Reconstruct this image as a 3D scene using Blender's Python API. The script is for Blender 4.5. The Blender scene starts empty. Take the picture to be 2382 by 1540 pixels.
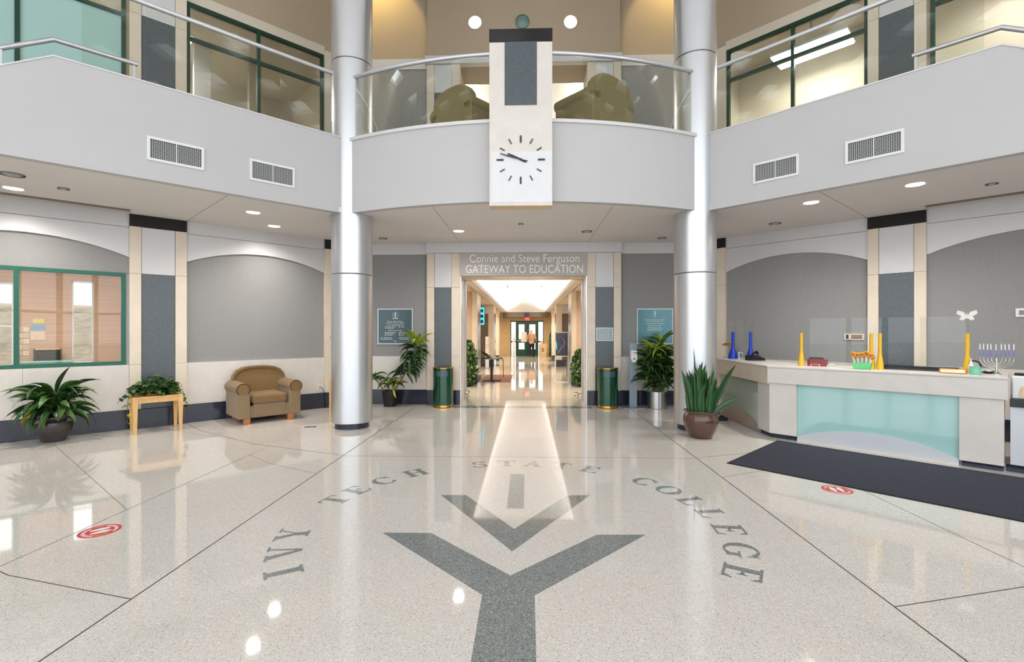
import bpy, bmesh, math, random
from mathutils import Matrix, Vector
random.seed(7)
R2 = math.sqrt(2.0)
PI = math.pi
scene = bpy.context.scene
COL = scene.collection

# ------------------------------------------------------------------ camera
cam_d = bpy.data.cameras.new('camera'); cam = bpy.data.objects.new('camera', cam_d); COL.objects.link(cam)
cam_d.sensor_fit = 'HORIZONTAL'; cam_d.sensor_width = 36.0; cam_d.lens = 36.0 * 1120.0 / 2382.0
cam_d.clip_start = 0.05; cam_d.clip_end = 200
cam.location = (0.09, 0.0, 1.60); cam.rotation_euler = (PI / 2, 0, math.radians(1.79))
scene.camera = cam
# ------------------------------------------------------------------ world, exposure
world = bpy.data.worlds.new('overcast_sky'); scene.world = world; world.use_nodes = True
bg = world.node_tree.nodes['Background']; bg.inputs[0].default_value = (0.95, 0.975, 1.0, 1); bg.inputs[1].default_value = 2.45
scene.view_settings.view_transform = 'Standard'; scene.view_settings.look = 'None'
scene.view_settings.gamma = 1.0; scene.view_settings.use_curve_mapping = False
scene.view_settings.exposure = 0.20
cy = scene.cycles
cy.max_bounces = 6; cy.diffuse_bounces = 3; cy.use_adaptive_sampling = True; cy.adaptive_threshold = 0.03; cy.glossy_bounces = 3; cy.transmission_bounces = 4; cy.transparent_max_bounces = 10; cy.use_light_tree = False
cy.caustics_reflective = False; cy.caustics_refractive = False; cy.sample_clamp_indirect = 6.0

# ------------------------------------------------------------------ materials
def S(r, g, b):
    f = lambda c: (c / 12.92 if c <= 0.04045 else ((c + 0.055) / 1.055) ** 2.4)
    return (f(r / 255), f(g / 255), f(b / 255), 1)
MATS = {}
def mat(name, col, rough=0.5, metal=0.0, var=0.06, scale=6.0, bump=0.0, bscale=60.0, emit=None, estr=0.0, spec=0.5, coat=0.0, sheen=0.0, stretch=None, alpha=None):
    m = bpy.data.materials.new(name); m.use_nodes = True; MATS[name] = m
    nt = m.node_tree; N = nt.nodes; L = nt.links; b = N['Principled BSDF']
    b.inputs['Roughness'].default_value = rough; b.inputs['Metallic'].default_value = metal
    b.inputs['Specular IOR Level'].default_value = spec
    b.inputs['Coat Weight'].default_value = coat; b.inputs['Coat Roughness'].default_value = 0.05
    if sheen: b.inputs['Sheen Weight'].default_value = sheen
    tc = N.new('ShaderNodeTexCoord'); src = tc.outputs['Object']
    if stretch:
        mp = N.new('ShaderNodeMapping'); mp.inputs['Scale'].default_value = stretch; L.new(src, mp.inputs[0]); src = mp.outputs[0]
    no = N.new('ShaderNodeTexNoise'); no.inputs['Scale'].default_value = scale; no.inputs['Detail'].default_value = 5
    L.new(src, no.inputs['Vector'])
    rp = N.new('ShaderNodeValToRGB'); c = Vector(col[:3])
    lo = c * (1 - var); hi = c * (1 + var)
    rp.color_ramp.elements[0].position = 0.3; rp.color_ramp.elements[1].position = 0.7
    rp.color_ramp.elements[0].color = (*lo, 1); rp.color_ramp.elements[1].color = (*[min(1, x) for x in hi], 1)
    L.new(no.outputs['Fac'], rp.inputs[0]); L.new(rp.outputs[0], b.inputs['Base Color'])
    if bump:
        n2 = N.new('ShaderNodeTexNoise'); n2.inputs['Scale'].default_value = bscale; L.new(src, n2.inputs['Vector'])
        bp = N.new('ShaderNodeBump'); bp.inputs['Strength'].default_value = bump; bp.inputs['Distance'].default_value = 0.01
        L.new(n2.outputs['Fac'], bp.inputs['Height']); L.new(bp.outputs[0], b.inputs['Normal'])
    if emit:
        b.inputs['Emission Color'].default_value = emit; b.inputs['Emission Strength'].default_value = estr
    return m
def speckle(name, base, chips, rough, sc=(160, 75), thr=(0.16, 0.13), tone=None, spec=0.5):
    """terrazzo / granite: base colour with voronoi stone chips"""
    m = bpy.data.materials.new(name); m.use_nodes = True; MATS[name] = m
    nt = m.node_tree; N = nt.nodes; L = nt.links; b = N['Principled BSDF']
    b.inputs['Roughness'].default_value = rough; b.inputs['Specular IOR Level'].default_value = spec
    tc = N.new('ShaderNodeTexCoord')
    no = N.new('ShaderNodeTexNoise'); no.inputs['Scale'].default_value = 1.3; no.inputs['Detail'].default_value = 3; L.new(tc.outputs['Object'], no.inputs['Vector'])
    rp = N.new('ShaderNodeValToRGB'); c = Vector(base[:3])
    rp.color_ramp.elements[0].color = (*(c * 0.96), 1); rp.color_ramp.elements[1].color = (*[min(1, x) for x in c * 1.04], 1)
    L.new(no.outputs['Fac'], rp.inputs[0]); cur = rp.outputs[0]
    for k, (s, t, cc) in enumerate(zip(sc, thr, chips)):
        v = N.new('ShaderNodeTexVoronoi'); v.inputs['Scale'].default_value = s; L.new(tc.outputs['Object'], v.inputs['Vector'])
        sep = N.new('ShaderNodeSeparateColor'); L.new(v.outputs['Color'], sep.inputs[0])
        lt = N.new('ShaderNodeMath'); lt.operation = 'LESS_THAN'; lt.inputs[1].default_value = t; L.new(sep.outputs[0], lt.inputs[0])
        d = N.new('ShaderNodeMath'); d.operation = 'LESS_THAN'; d.inputs[1].default_value = 0.42; L.new(v.outputs['Distance'], d.inputs[0])
        mu = N.new('ShaderNodeMath'); mu.operation = 'MULTIPLY'; L.new(lt.outputs[0], mu.inputs[0]); L.new(d.outputs[0], mu.inputs[1])
        mx = N.new('ShaderNodeMix'); mx.data_type = 'RGBA'; L.new(mu.outputs[0], mx.inputs['Factor']); L.new(cur, mx.inputs['A']); mx.inputs['B'].default_value = cc
        cur = mx.outputs['Result']
    L.new(cur, b.inputs['Base Color'])
    return m
def glass(name, tint=(0.93, 0.97, 0.95, 1), refl=1.0, ior=1.5):
    m = bpy.data.materials.new(name); m.use_nodes = True; MATS[name] = m
    nt = m.node_tree; N = nt.nodes; L = nt.links; N.remove(N['Principled BSDF']); out = N['Material Output']
    t = N.new('ShaderNodeBsdfTransparent'); t.inputs[0].default_value = tint
    g = N.new('ShaderNodeBsdfGlossy'); g.inputs['Roughness'].default_value = 0.0; g.inputs[0].default_value = (1, 1, 1, 1)
    f = N.new('ShaderNodeFresnel'); f.inputs[0].default_value = ior
    mu = N.new('ShaderNodeMath'); mu.operation = 'MULTIPLY'; mu.inputs[1].default_value = refl; L.new(f.outputs[0], mu.inputs[0])
    mx = N.new('ShaderNodeMixShader'); L.new(mu.outputs[0], mx.inputs[0]); L.new(t.outputs[0], mx.inputs[1]); L.new(g.outputs[0], mx.inputs[2]); L.new(mx.outputs[0], out.inputs[0])
    return m

speckle('terrazzo', S(221, 216, 210), (S(120, 112, 104), S(176, 164, 150), S(240, 236, 230)), 0.045, (210, 130, 90), (0.10, 0.12, 0.2), spec=0.6)
speckle('terrazzo_dark', S(139, 145, 145), (S(48, 54, 56), S(98, 104, 104), S(188, 190, 186)), 0.05, (170, 120, 130), (0.33, 0.3, 0.2), spec=0.6)
speckle('granite', S(86, 95, 103), (S(58, 66, 73), S(104, 113, 120), S(74, 83, 90)), 0.22, (150, 90, 40), (0.3, 0.12, 0.3))
speckle('granite_navy', S(44, 50, 66), (S(26, 30, 42), S(66, 72, 88)), 0.12, (90, 60), (0.2, 0.15))
mat('cap_granite', S(22, 18, 26), 0.15, var=0.2, scale=30)
mat('marble', S(224, 219, 214), 0.28, var=0.045, scale=5)
mat('marble_cream', S(232, 219, 202), 0.28, var=0.05, scale=4)
mat('marble_exposure', S(228, 230, 234), 0.3, var=0.02, scale=5)  # pylon marble with a brighter exposure put into its colour
mat('fascia_paint', S(198, 198, 201), 0.6, var=0.012, scale=2, bump=0.03, bscale=250)
mat('soffit_paint', S(232, 228, 226), 0.75, var=0.015, scale=2)
mat('slot_paint', S(150, 134, 114), 0.8, var=0.03)
mat('metal_panel', S(218, 218, 222), 0.45, 0.2, var=0.015, scale=2)
mat('fabric_panel', S(153, 154, 155), 0.95, var=0.03, scale=40, bump=0.15, bscale=300, stretch=(1, 1, 0.25))
mat('tan_paint', S(186, 170, 148), 0.8, var=0.02, scale=2)
mat('cream_paint', S(224, 214, 198), 0.8, var=0.02, scale=2)
mat('white_paint', S(240, 237, 234), 0.75, var=0.01, scale=2)
mat('silver', S(210, 214, 221), 0.34, 0.88, var=0.02, scale=3, stretch=(1, 1, 0.05))
mat('steel', S(190, 192, 196), 0.28, 1.0, var=0.05, scale=20, stretch=(1, 1, 0.1))
mat('chrome', S(215, 215, 215), 0.12, 1.0, var=0.02)
mat('brass', S(196, 150, 70), 0.25, 1.0, var=0.05)
mat('joint', S(70, 64, 58), 0.5, var=0.1)
mat('joint_dark', S(40, 38, 38), 0.6, var=0.1)
mat('green_frame', S(34, 98, 82), 0.35, 0.2, var=0.05, scale=12)
mat('green_frame_dark', S(16, 62, 46), 0.35, 0.2, var=0.05, scale=12)
mat('grille_white', S(232, 234, 236), 0.4, var=0.02)
mat('grille_dark', S(34, 40, 46), 0.7, var=0.1)
mat('lamp_lit', S(255, 244, 225), 0.5, emit=(1.0, 0.92, 0.78, 1), estr=4.5)
mat('lamp_warm', S(255, 240, 200), 0.5, emit=(1.0, 0.90, 0.62, 1), estr=7)
mat('lamp_off', S(170, 168, 164), 0.4, var=0.1)
mat('lamp_teal', S(120, 150, 146), 0.3, var=0.1)
mat('cove_light', S(255, 246, 236), 0.5, emit=(1.0, 0.93, 0.86, 1), estr=100)
mat('fluor', S(255, 250, 240), 0.5, emit=(1.0, 0.97, 0.9, 1), estr=22)
mat('fluor_dim', S(255, 245, 235), 0.5, emit=(1.0, 0.93, 0.86, 1), estr=12)
mat('teal_glass', S(172, 216, 214), 0.06, var=0.02, scale=1.5, coat=0.6)
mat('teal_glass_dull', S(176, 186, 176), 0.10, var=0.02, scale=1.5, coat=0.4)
mat('teal_frost', S(174, 214, 210), 0.25, var=0.03, scale=1.2)
mat('lavender_panel', S(214, 218, 226), 0.3, 0.1, var=0.02, scale=2)
mat('rose_panel', S(178, 160, 146), 0.35, 0.2, var=0.03, scale=2)
mat('black', S(20, 20, 24), 0.4, var=0.15)
mat('black_gloss', S(16, 18, 24), 0.12, var=0.1)
mat('mat_navy', S(48, 52, 66), 0.98, var=0.65, scale=90, bump=0.6, bscale=200)
mat('mat_edge', S(26, 26, 30), 0.9, var=0.1)
mat('mat_brown', S(112, 74, 62), 0.95, var=0.15, scale=90, bump=0.4, bscale=160)
mat('chair_fabric', S(134, 106, 68), 0.95, var=0.30, scale=150, bump=0.35, bscale=260, sheen=0.2)
mat('chair_fabric_side', S(142, 122, 94), 0.95, var=0.28, scale=150, bump=0.35, bscale=260, sheen=0.2)
mat('chair_olive', S(150, 134, 92), 0.95, var=0.12, scale=120, bump=0.3, bscale=240)
mat('piping', S(70, 56, 40), 0.9, var=0.1)
mat('wood_orange', S(190, 120, 66), 0.4, var=0.18, scale=9, stretch=(1, 1, 8))
mat('wood_pine', S(226, 182, 120), 0.4, var=0.12, scale=7, stretch=(6, 6, 1))
mat('wood_brown', S(176, 116, 62), 0.4, var=0.15, scale=12, stretch=(1, 6, 1))
mat('pot_bronze', S(78, 72, 72), 0.2, 0.4, var=0.12, scale=8)
mat('pot_brown', S(84, 58, 44), 0.18, 0.1, var=0.15, scale=8, coat=0.5)
mat('soil', S(54, 40, 30), 0.95, var=0.3, scale=60)
mat('leaf_dark', S(42, 76, 40), 0.35, var=0.3, scale=14)
mat('leaf_mid', S(76, 114, 50), 0.38, var=0.3, scale=14)
mat('leaf_light', S(158, 182, 66), 0.42, var=0.2, scale=14)
mat('leaf_yellow', S(214, 188, 40), 0.45, var=0.12, scale=10)
mat('leaf_snake', S(52, 92, 52), 0.35, var=0.35, scale=22, stretch=(9, 1, 1))
mat('leaf_snake_pale', S(134, 158, 118), 0.4, var=0.35, scale=26, stretch=(9, 1, 1))
mat('stem_green', S(84, 100, 50), 0.6, var=0.2)
mat('cane', S(120, 96, 62), 0.8, var=0.2)
mat('can_green', S(12, 74, 54), 0.14, 0.3, var=0.08, scale=3, coat=0.6)
mat('stand_grey', S(142, 158, 172), 0.35, 0.3, var=0.03)
mat('white_plastic', S(238, 238, 240), 0.35, var=0.02)
mat('grey_plastic', S(140, 142, 146), 0.4, var=0.03)
mat('plaque_slate', S(76, 96, 104), 0.3, 0.3, var=0.06, scale=6)
mat('plaque_teal', S(92, 140, 152), 0.3, 0.3, var=0.06, scale=6)
mat('plaque_grey', S(150, 164, 172), 0.4, 0.3, var=0.05)
mat('plaque_light', S(200, 212, 216), 0.4, 0.2, var=0.03)
mat('sign_metal', S(184, 180, 177), 0.45, 0.2, var=0.03, scale=3)
mat('sign_letter', S(244, 242, 238), 0.35, 0.2, var=0.02)
mat('blue_plastic', S(20, 58, 190), 0.3, var=0.08)
mat('yellow_plastic', S(238, 188, 34), 0.3, var=0.06)
mat('red_box', S(150, 22, 30), 0.4, var=0.1)
mat('green_basket', S(108, 206, 138), 0.6, var=0.2, scale=60)
mat('pretzel_orange', S(214, 140, 46), 0.6, var=0.25, scale=40)
mat('jar_green', S(120, 200, 170), 0.15, var=0.1)
mat('menorah_silver', S(206, 204, 200), 0.22, 0.9, var=0.05)
mat('candle_blue', S(120, 134, 210), 0.5, var=0.05)
mat('candle_white', S(240, 240, 244), 0.5, var=0.02)
mat('clock_ink', S(48, 58, 72), 0.45, var=0.05)
mat('hand_ink', S(24, 28, 40), 0.4, var=0.05)
mat('sticker_red', S(196, 52, 58), 0.35, var=0.05)
mat('sticker_pink', S(240, 190, 192), 0.4, var=0.05)
mat('sticker_orange', S(222, 134, 84), 0.4, var=0.05)
mat('sticker_white', S(246, 240, 240), 0.4, var=0.02)
mat('skin', S(206, 160, 134), 0.6, var=0.06)
mat('hair_white', S(214, 208, 200), 0.8, var=0.1)
mat('shirt_plaid', S(182, 140, 112), 0.9, var=0.25, scale=50)
mat('trouser_black', S(24, 24, 28), 0.9, var=0.2)
mat('screen_cyan', S(60, 190, 214), 0.2, emit=(0.10, 0.62, 0.74, 1), estr=0.9)
mat('screen_dark', S(24, 66, 84), 0.2, var=0.1)
mat('exit_red', S(230, 40, 50), 0.4, emit=(1.0, 0.06, 0.08, 1), estr=1.6)
mat('poster_black', S(44, 46, 66), 0.25, var=0.35, scale=4)
mat('poster_grey', S(110, 116, 142), 0.3, var=0.15, scale=6)
mat('paper_white', S(236, 232, 226), 0.7, var=0.02)
mat('paper_yellow', S(226, 214, 120), 0.7, var=0.05)
mat('paper_peach', S(236, 206, 176), 0.7, var=0.1, scale=20)
mat('paper_blue', S(140, 170, 196), 0.7, var=0.08)
mat('box_beige', S(206, 178, 140), 0.7, var=0.06)
mat('tan_stone', S(206, 178, 132), 0.35, var=0.08, scale=5)
mat('rose_stone', S(214, 190, 172), 0.4, var=0.05, scale=30)
mat('dark_brown', S(78, 66, 52), 0.6, var=0.08)
mat('cord_green', S(40, 90, 80), 0.5)
mat('carpet', S(150, 140, 124), 0.95, var=0.1, scale=80)
mat('cloth_green', S(44, 74, 50), 0.9, var=0.5, scale=26)
mat('hill', S(126, 112, 92), 0.95, var=0.3, scale=5)
mat('paving', S(214, 210, 204), 0.9, var=0.06, scale=3)  # pale tone chosen to bounce light up to the soffit
mat('lawn', S(150, 170, 110), 0.95, var=0.2, scale=4)
glass('clear_glass', (0.93, 0.945, 0.92, 1), 0.35)
glass('window_glass', (0.95, 0.96, 0.94, 1), 0.7)
glass('shield_glass', (0.96, 0.975, 0.975, 1), 0.4)
# brick
m = bpy.data.materials.new('brick_peach'); m.use_nodes = True; MATS['brick_peach'] = m
nt = m.node_tree; tc = nt.nodes.new('ShaderNodeTexCoord'); mp = nt.nodes.new('ShaderNodeMapping'); mp.inputs['Rotation'].default_value = (0, 0, -PI / 4)
sx = nt.nodes.new('ShaderNodeSeparateXYZ'); cx = nt.nodes.new('ShaderNodeCombineXYZ')
bt = nt.nodes.new('ShaderNodeTexBrick'); bt.inputs['Scale'].default_value = 6.0; bt.inputs['Mortar Size'].default_value = 0.012
bt.inputs['Color1'].default_value = S(216, 178, 152); bt.inputs['Color2'].default_value = S(206, 166, 142); bt.inputs['Mortar'].default_value = S(176, 144, 126)
nt.links.new(tc.outputs['Object'], mp.inputs[0]); nt.links.new(mp.outputs[0], sx.inputs[0])
nt.links.new(sx.outputs['Y'], cx.inputs['X']); nt.links.new(sx.outputs['Z'], cx.inputs['Y']); nt.links.new(cx.outputs[0], bt.inputs['Vector'])
nt.links.new(bt.outputs['Color'], nt.nodes['Principled BSDF'].inputs['Base Color']); nt.nodes['Principled BSDF'].inputs['Roughness'].default_value = 0.85

# ------------------------------------------------------------------ mesh builder
ORG = {}
def ident(a, b, c): return (a, b, c)
class MB:
    def __init__(self, fr=ident): self.v = []; self.f = []; self.fr = fr
    def add(self, pts, faces):
        o = len(self.v); self.v += [self.fr(*p) for p in pts]; self.f += [tuple(i + o for i in fc) for fc in faces]; return self
    def box(self, a0, a1, b0, b1, c0, c1):
        p = [(a, b, c) for c in (c0, c1) for b in (b0, b1) for a in (a0, a1)]
        return self.add(p, [(0, 1, 3, 2), (4, 6, 7, 5), (0, 4, 5, 1), (2, 3, 7, 6), (0, 2, 6, 4), (1, 5, 7, 3)])
    def prism(self, poly, b0, b1, ax='b'):
        """extrude polygon; ax b: poly=(a,c); ax c: poly=(a,b); ax a: poly=(b,c)"""
        n = len(poly)
        mk = {'b': lambda p, t: (p[0], t, p[1]), 'c': lambda p, t: (p[0], p[1], t), 'a': lambda p, t: (t, p[0], p[1])}[ax]
        pts = [mk(p, b0) for p in poly] + [mk(p, b1) for p in poly]
        return self.add(pts, [tuple(range(n)), tuple(range(2 * n - 1, n - 1, -1))] + [(i, (i + 1) % n, n + (i + 1) % n, n + i) for i in range(n)])
    def lathe(self, prof, cx=0, cy=0, n=32, close=True):
        pts = []; fc = []; k = len(prof)
        for i in range(n):
            t = 2 * PI * i / n
            pts += [(cx + r * math.cos(t), cy + r * math.sin(t), z) for r, z in prof]
        for i in range(n):
            j = (i + 1) % n
            fc += [(i * k + q, j * k + q, j * k + q + 1, i * k + q + 1) for q in range(k - 1)]
        if close:
            fc.append(tuple(i * k for i in range(n))[::-1]); fc.append(tuple(i * k + k - 1 for i in range(n)))
        return self.add(pts, fc)
    def tube(self, path, r, n=10, cap=True):
        path = [Vector(p) for p in path]; rs = r if isinstance(r, (list, tuple)) else [r] * len(path)
        pts = []; up = None
        for i, p in enumerate(path):
            d = (path[min(i + 1, len(path) - 1)] - path[max(i - 1, 0)]).normalized()
            if up is None: up = Vector((0, 0, 1)) if abs(d.z) < 0.9 else Vector((1, 0, 0))
            s = d.cross(up).normalized(); w = s.cross(d).normalized(); up = w
            pts += [tuple(p + rs[i] * (s * math.cos(2 * PI * k / n) + w * math.sin(2 * PI * k / n))) for k in range(n)]
        fc = []
        for i in range(len(path) - 1):
            for k in range(n):
                fc.append((i * n + k, i * n + (k + 1) % n, (i + 1) * n + (k + 1) % n, (i + 1) * n + k))
        if cap: fc += [tuple(range(n))[::-1], tuple(range((len(path) - 1) * n, len(path) * n))]
        return self.add(pts, fc)
    def sphere(self, c, rad, n=16, m=10, zmin=-1.0):
        rx, ry, rz = rad if isinstance(rad, (tuple, list)) else (rad,) * 3
        pts = []
        for j in range(m + 1):
            ph = -PI / 2 + PI * j / m
            if math.sin(ph) < zmin: ph = math.asin(zmin)
            for i in range(n):
                t = 2 * PI * i / n; pts.append((c[0] + rx * math.cos(ph) * math.cos(t), c[1] + ry * math.cos(ph) * math.sin(t), c[2] + rz * math.sin(ph)))
        return self.add(pts, [(j * n + i, j * n + (i + 1) % n, (j + 1) * n + (i + 1) % n, (j + 1) * n + i) for j in range(m) for i in range(n)])
    def build(self, name, material, parent=None, smooth=False, bevel=0.0, seg=2, subsurf=0, kind=None, label=None, origin=None):
        me = bpy.data.meshes.new(name)
        org = Vector(origin) if origin else (ORG[parent.name] if parent else Vector((0, 0, 0)))
        bm = bmesh.new(); vs = [bm.verts.new(Vector(p) - org) for p in self.v]
        for f in self.f:
            try: bm.faces.new([vs[i] for i in f])
            except ValueError: pass
        bmesh.ops.remove_doubles(bm, verts=bm.verts, dist=1e-5)
        bmesh.ops.recalc_face_normals(bm, faces=bm.faces)
        if smooth:
            for f in bm.faces: f.smooth = True
        bm.to_mesh(me); bm.free()
        me.materials.append(MATS[material])
        o = bpy.data.objects.new(name, me); COL.objects.link(o)
        ORG[o.name] = org.copy()
        if parent: o.parent = parent
        elif origin: o.location = origin
        if bevel:
            md = o.modifiers.new('bevel', 'BEVEL'); md.width = bevel; md.segments = seg; md.limit_method = 'ANGLE'; md.angle_limit = math.radians(35); md.harden_normals = False
        if subsurf:
            md = o.modifiers.new('sub', 'SUBSURF'); md.levels = subsurf; md.render_levels = subsurf
        if smooth and (bevel or True):
            try:
                md = o.modifiers.new('wn', 'WEIGHTED_NORMAL'); md.keep_sharp = True
            except Exception: pass
            sharp = math.radians(40)
            try: me.set_sharp_from_angle(angle=sharp)
            except Exception: pass
        if kind: o['kind'] = kind
        if label: o['label'] = label
        return o
def thing(name, label, cat, loc=(0, 0, 0), group=None):
    o = bpy.data.objects.new(name, None); COL.objects.link(o); o.location = loc; o.empty_display_size = 0.1
    ORG[o.name] = Vector(loc); o['label'] = label; o['category'] = cat
    if group: o['group'] = group
    return o
def tag(o, label, cat, group=None):
    o['label'] = label; o['category'] = cat
    if group: o['group'] = group
    return o
def struct(name, label=None):
    o = bpy.data.objects.new(name, None); COL.objects.link(o); o['kind'] = 'structure'; ORG[o.name] = Vector((0, 0, 0)); o.empty_display_size = 0.1
    if label: o['label'] = label
    o['category'] = name.split('_')[0]
    return o
def sbuild(mb, name, material, label=None, **k):
    o = mb.build(name, material, None, **k); o['kind'] = 'structure'; o['category'] = name.split('_')[0]
    if label: o['label'] = label
    return o
def rotframe(loc, ang):
    c, s = math.cos(ang), math.sin(ang)
    return lambda a, b, z: (loc[0] + a * c - b * s, loc[1] + a * s + b * c, loc[2] + z)
def text(body, size, mtl, parent, loc, rot, name, extrude=0.004, align='CENTER', width=None):
    cu = bpy.data.curves.new(name, 'FONT'); cu.body = body; cu.size = size; cu.extrude = extrude; cu.align_x = align; cu.align_y = 'CENTER'; cu.resolution_u = 4
    tmp = bpy.data.objects.new('tmp_text', cu); COL.objects.link(tmp); bpy.context.view_layer.update()
    me = bpy.data.meshes.new_from_object(tmp.evaluated_get(bpy.context.evaluated_depsgraph_get())); bpy.data.objects.remove(tmp); bpy.data.curves.remove(cu)
    me.name = name; me.materials.clear(); me.materials.append(MATS[mtl])
    xs = [v.co.x for v in me.vertices]; k = width / (max(xs) - min(xs)) if width else 1.0
    bm = bmesh.new(); bm.from_mesh(me); bm.faces.ensure_lookup_table(); seen = set(); isl = []
    for f in bm.faces:
        if f.index in seen: continue
        st_ = [f]; comp = []; seen.add(f.index)
        while st_:
            g = st_.pop(); comp.append(g)
            for e in g.edges:
                for h in e.link_faces:
                    if h.index not in seen: seen.add(h.index); st_.append(h)
        vx = [v.co.x for g in comp for v in g.verts]; isl.append([min(vx), max(vx), comp])
    isl.sort(key=lambda t: t[0]); grp = []
    for it in isl:
        if grp and it[0] < grp[-1][1] - 0.25 * min(it[1] - it[0], grp[-1][1] - grp[-1][0]): grp[-1][1] = max(grp[-1][1], it[1]); grp[-1][2] += it[2]
        else: grp.append([it[0], it[1], list(it[2])])
    for (_, _, comp) in grp:
        vm = {}; vs = []; fs = []
        for g in comp:
            fc = []
            for v in g.verts:
                if v.index not in vm: vm[v.index] = len(vs); vs.append(tuple(v.co))
                fc.append(vm[v.index])
            fs.append(fc)
        m2 = bpy.data.meshes.new(name); m2.from_pydata(vs, [], fs); m2.materials.append(MATS[mtl])
        o = bpy.data.objects.new(name, m2); COL.objects.link(o); o.parent = parent; o.location = Vector(loc) - ORG[parent.name]; o.rotation_euler = rot; o.scale.x = k
    bm.free(); bpy.data.meshes.remove(me)

# frames of the side walls: u from the corner with the back wall towards the viewer, b into the wall
YB = 10.47
def FL(u, b, z): return (-3.59 - u / R2 - b / R2, YB - u / R2 + b / R2, z)
def FR(u, b, z): return (3.73 + u / R2 + b / R2, YB - u / R2 + b / R2, z)
def FB(u, b, z): return (u, YB + b, z)
ZS = 3.51       # soffit
ZT = 4.71       # top of balcony parapet / upper floor
ZROOF = 9.8

# ================================================================== floor
floor = sbuild(MB().box(-10, 10, -8, 10.55, -0.12, 0.0), 'floor', 'terrazzo', 'pale speckled terrazzo floor of the atrium')
floor_c = sbuild(MB().box(-2.3, 2.3, 10.55, 31.2, -0.12, 0.0), 'floor_corridor', 'terrazzo', 'glossy terrazzo floor of the long corridor')
def strip(a, b, w, parent=floor, name='divider_strip', m='joint'):
    a = Vector((*a, 0)); b = Vector((*b, 0)); d = (b - a).normalized(); n = Vector((-d.y, d.x, 0)) * w / 2
    q = [a - n, b - n, b + n, a + n]
    MB().prism([(p.x, p.y) for p in q], -0.003, 0.0007, 'c').build(name, m, parent)
def polystrip(pts, w, **k):
    for a, b in zip(pts[:-1], pts[1:]): strip(a, b, w, **k)
strip((-2.27, -6), (-2.27, 10.1), 0.010); strip((2.22, -6), (2.22, 10.1), 0.010)
strip((-3.49, -3), (-3.49, 6.62), 0.006); strip((3.46, -3), (3.46, 6.62), 0.006)
strip((-2.27, 6.10), (2.22, 6.12), 0.006)
polystrip([(-2.27, 6.13), (-2.95, 6.38), (-3.74, 6.69), (-4.5, 7.16), (-5.15, 7.57), (-5.78, 8.14)], 0.008)
polystrip([(2.22, 6.13), (2.95, 6.40), (3.72, 6.72), (4.45, 7.16)], 0.007)
polystrip([(-2.27, 5.33), (-2.98, 5.70), (-3.49, 6.1)], 0.005); polystrip([(2.22, 5.33), (2.95, 5.68), (3.46, 6.05)], 0.005)
polystrip([(-2.27, 2.80), (-3.31, 3.05), (-4.6, 3.6), (-8, 5.6)], 0.007); polystrip([(2.22, 2.86), (3.2, 3.11), (4.6, 3.6), (8, 5.6)], 0.007)
strip((-6.6, 6.6), (-3.49, 4.2), 0.004); strip((-6.05, 7.75), (-4.2, 6.97), 0.004)
MB().prism([(-1.45, 9.98), (1.45, 9.98), (1.45, 10.27), (-1.45, 10.27)], -0.003, 0.0009, 'c').build('threshold_band', 'terrazzo_dark', floor)
for yy in [11.3 + 1.22 * k for k in range(16)]:
    strip((-1.42, yy), (1.42, yy), 0.006, parent=floor_c)
strip((0, 10.3), (0, 31), 0.006, parent=floor_c)

# emblem: Y, chevron, bar
def inlay(poly, name): MB().prism(poly, -0.003, 0.001, 'c').build(name, 'terrazzo_dark', floor)
inlay([(-1.055, 3.785), (-0.668, 3.79), (-0.018, 3.147), (0.638, 3.80), (1.02, 3.81), (0.136, 2.915), (0.134, 1.7), (-0.182, 1.7), (-0.182, 2.912)], 'inlay_stem_and_arms')
inlay([(-0.745, 4.668), (-0.505, 4.678), (-0.014, 3.89), (0.478, 4.70), (0.702, 4.71), (-0.018, 3.492)], 'inlay_chevron')
inlay([(-0.093, 5.38), (0.062, 5.38), (0.062, 4.34), (-0.093, 4.34)], 'inlay_bar')

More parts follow.
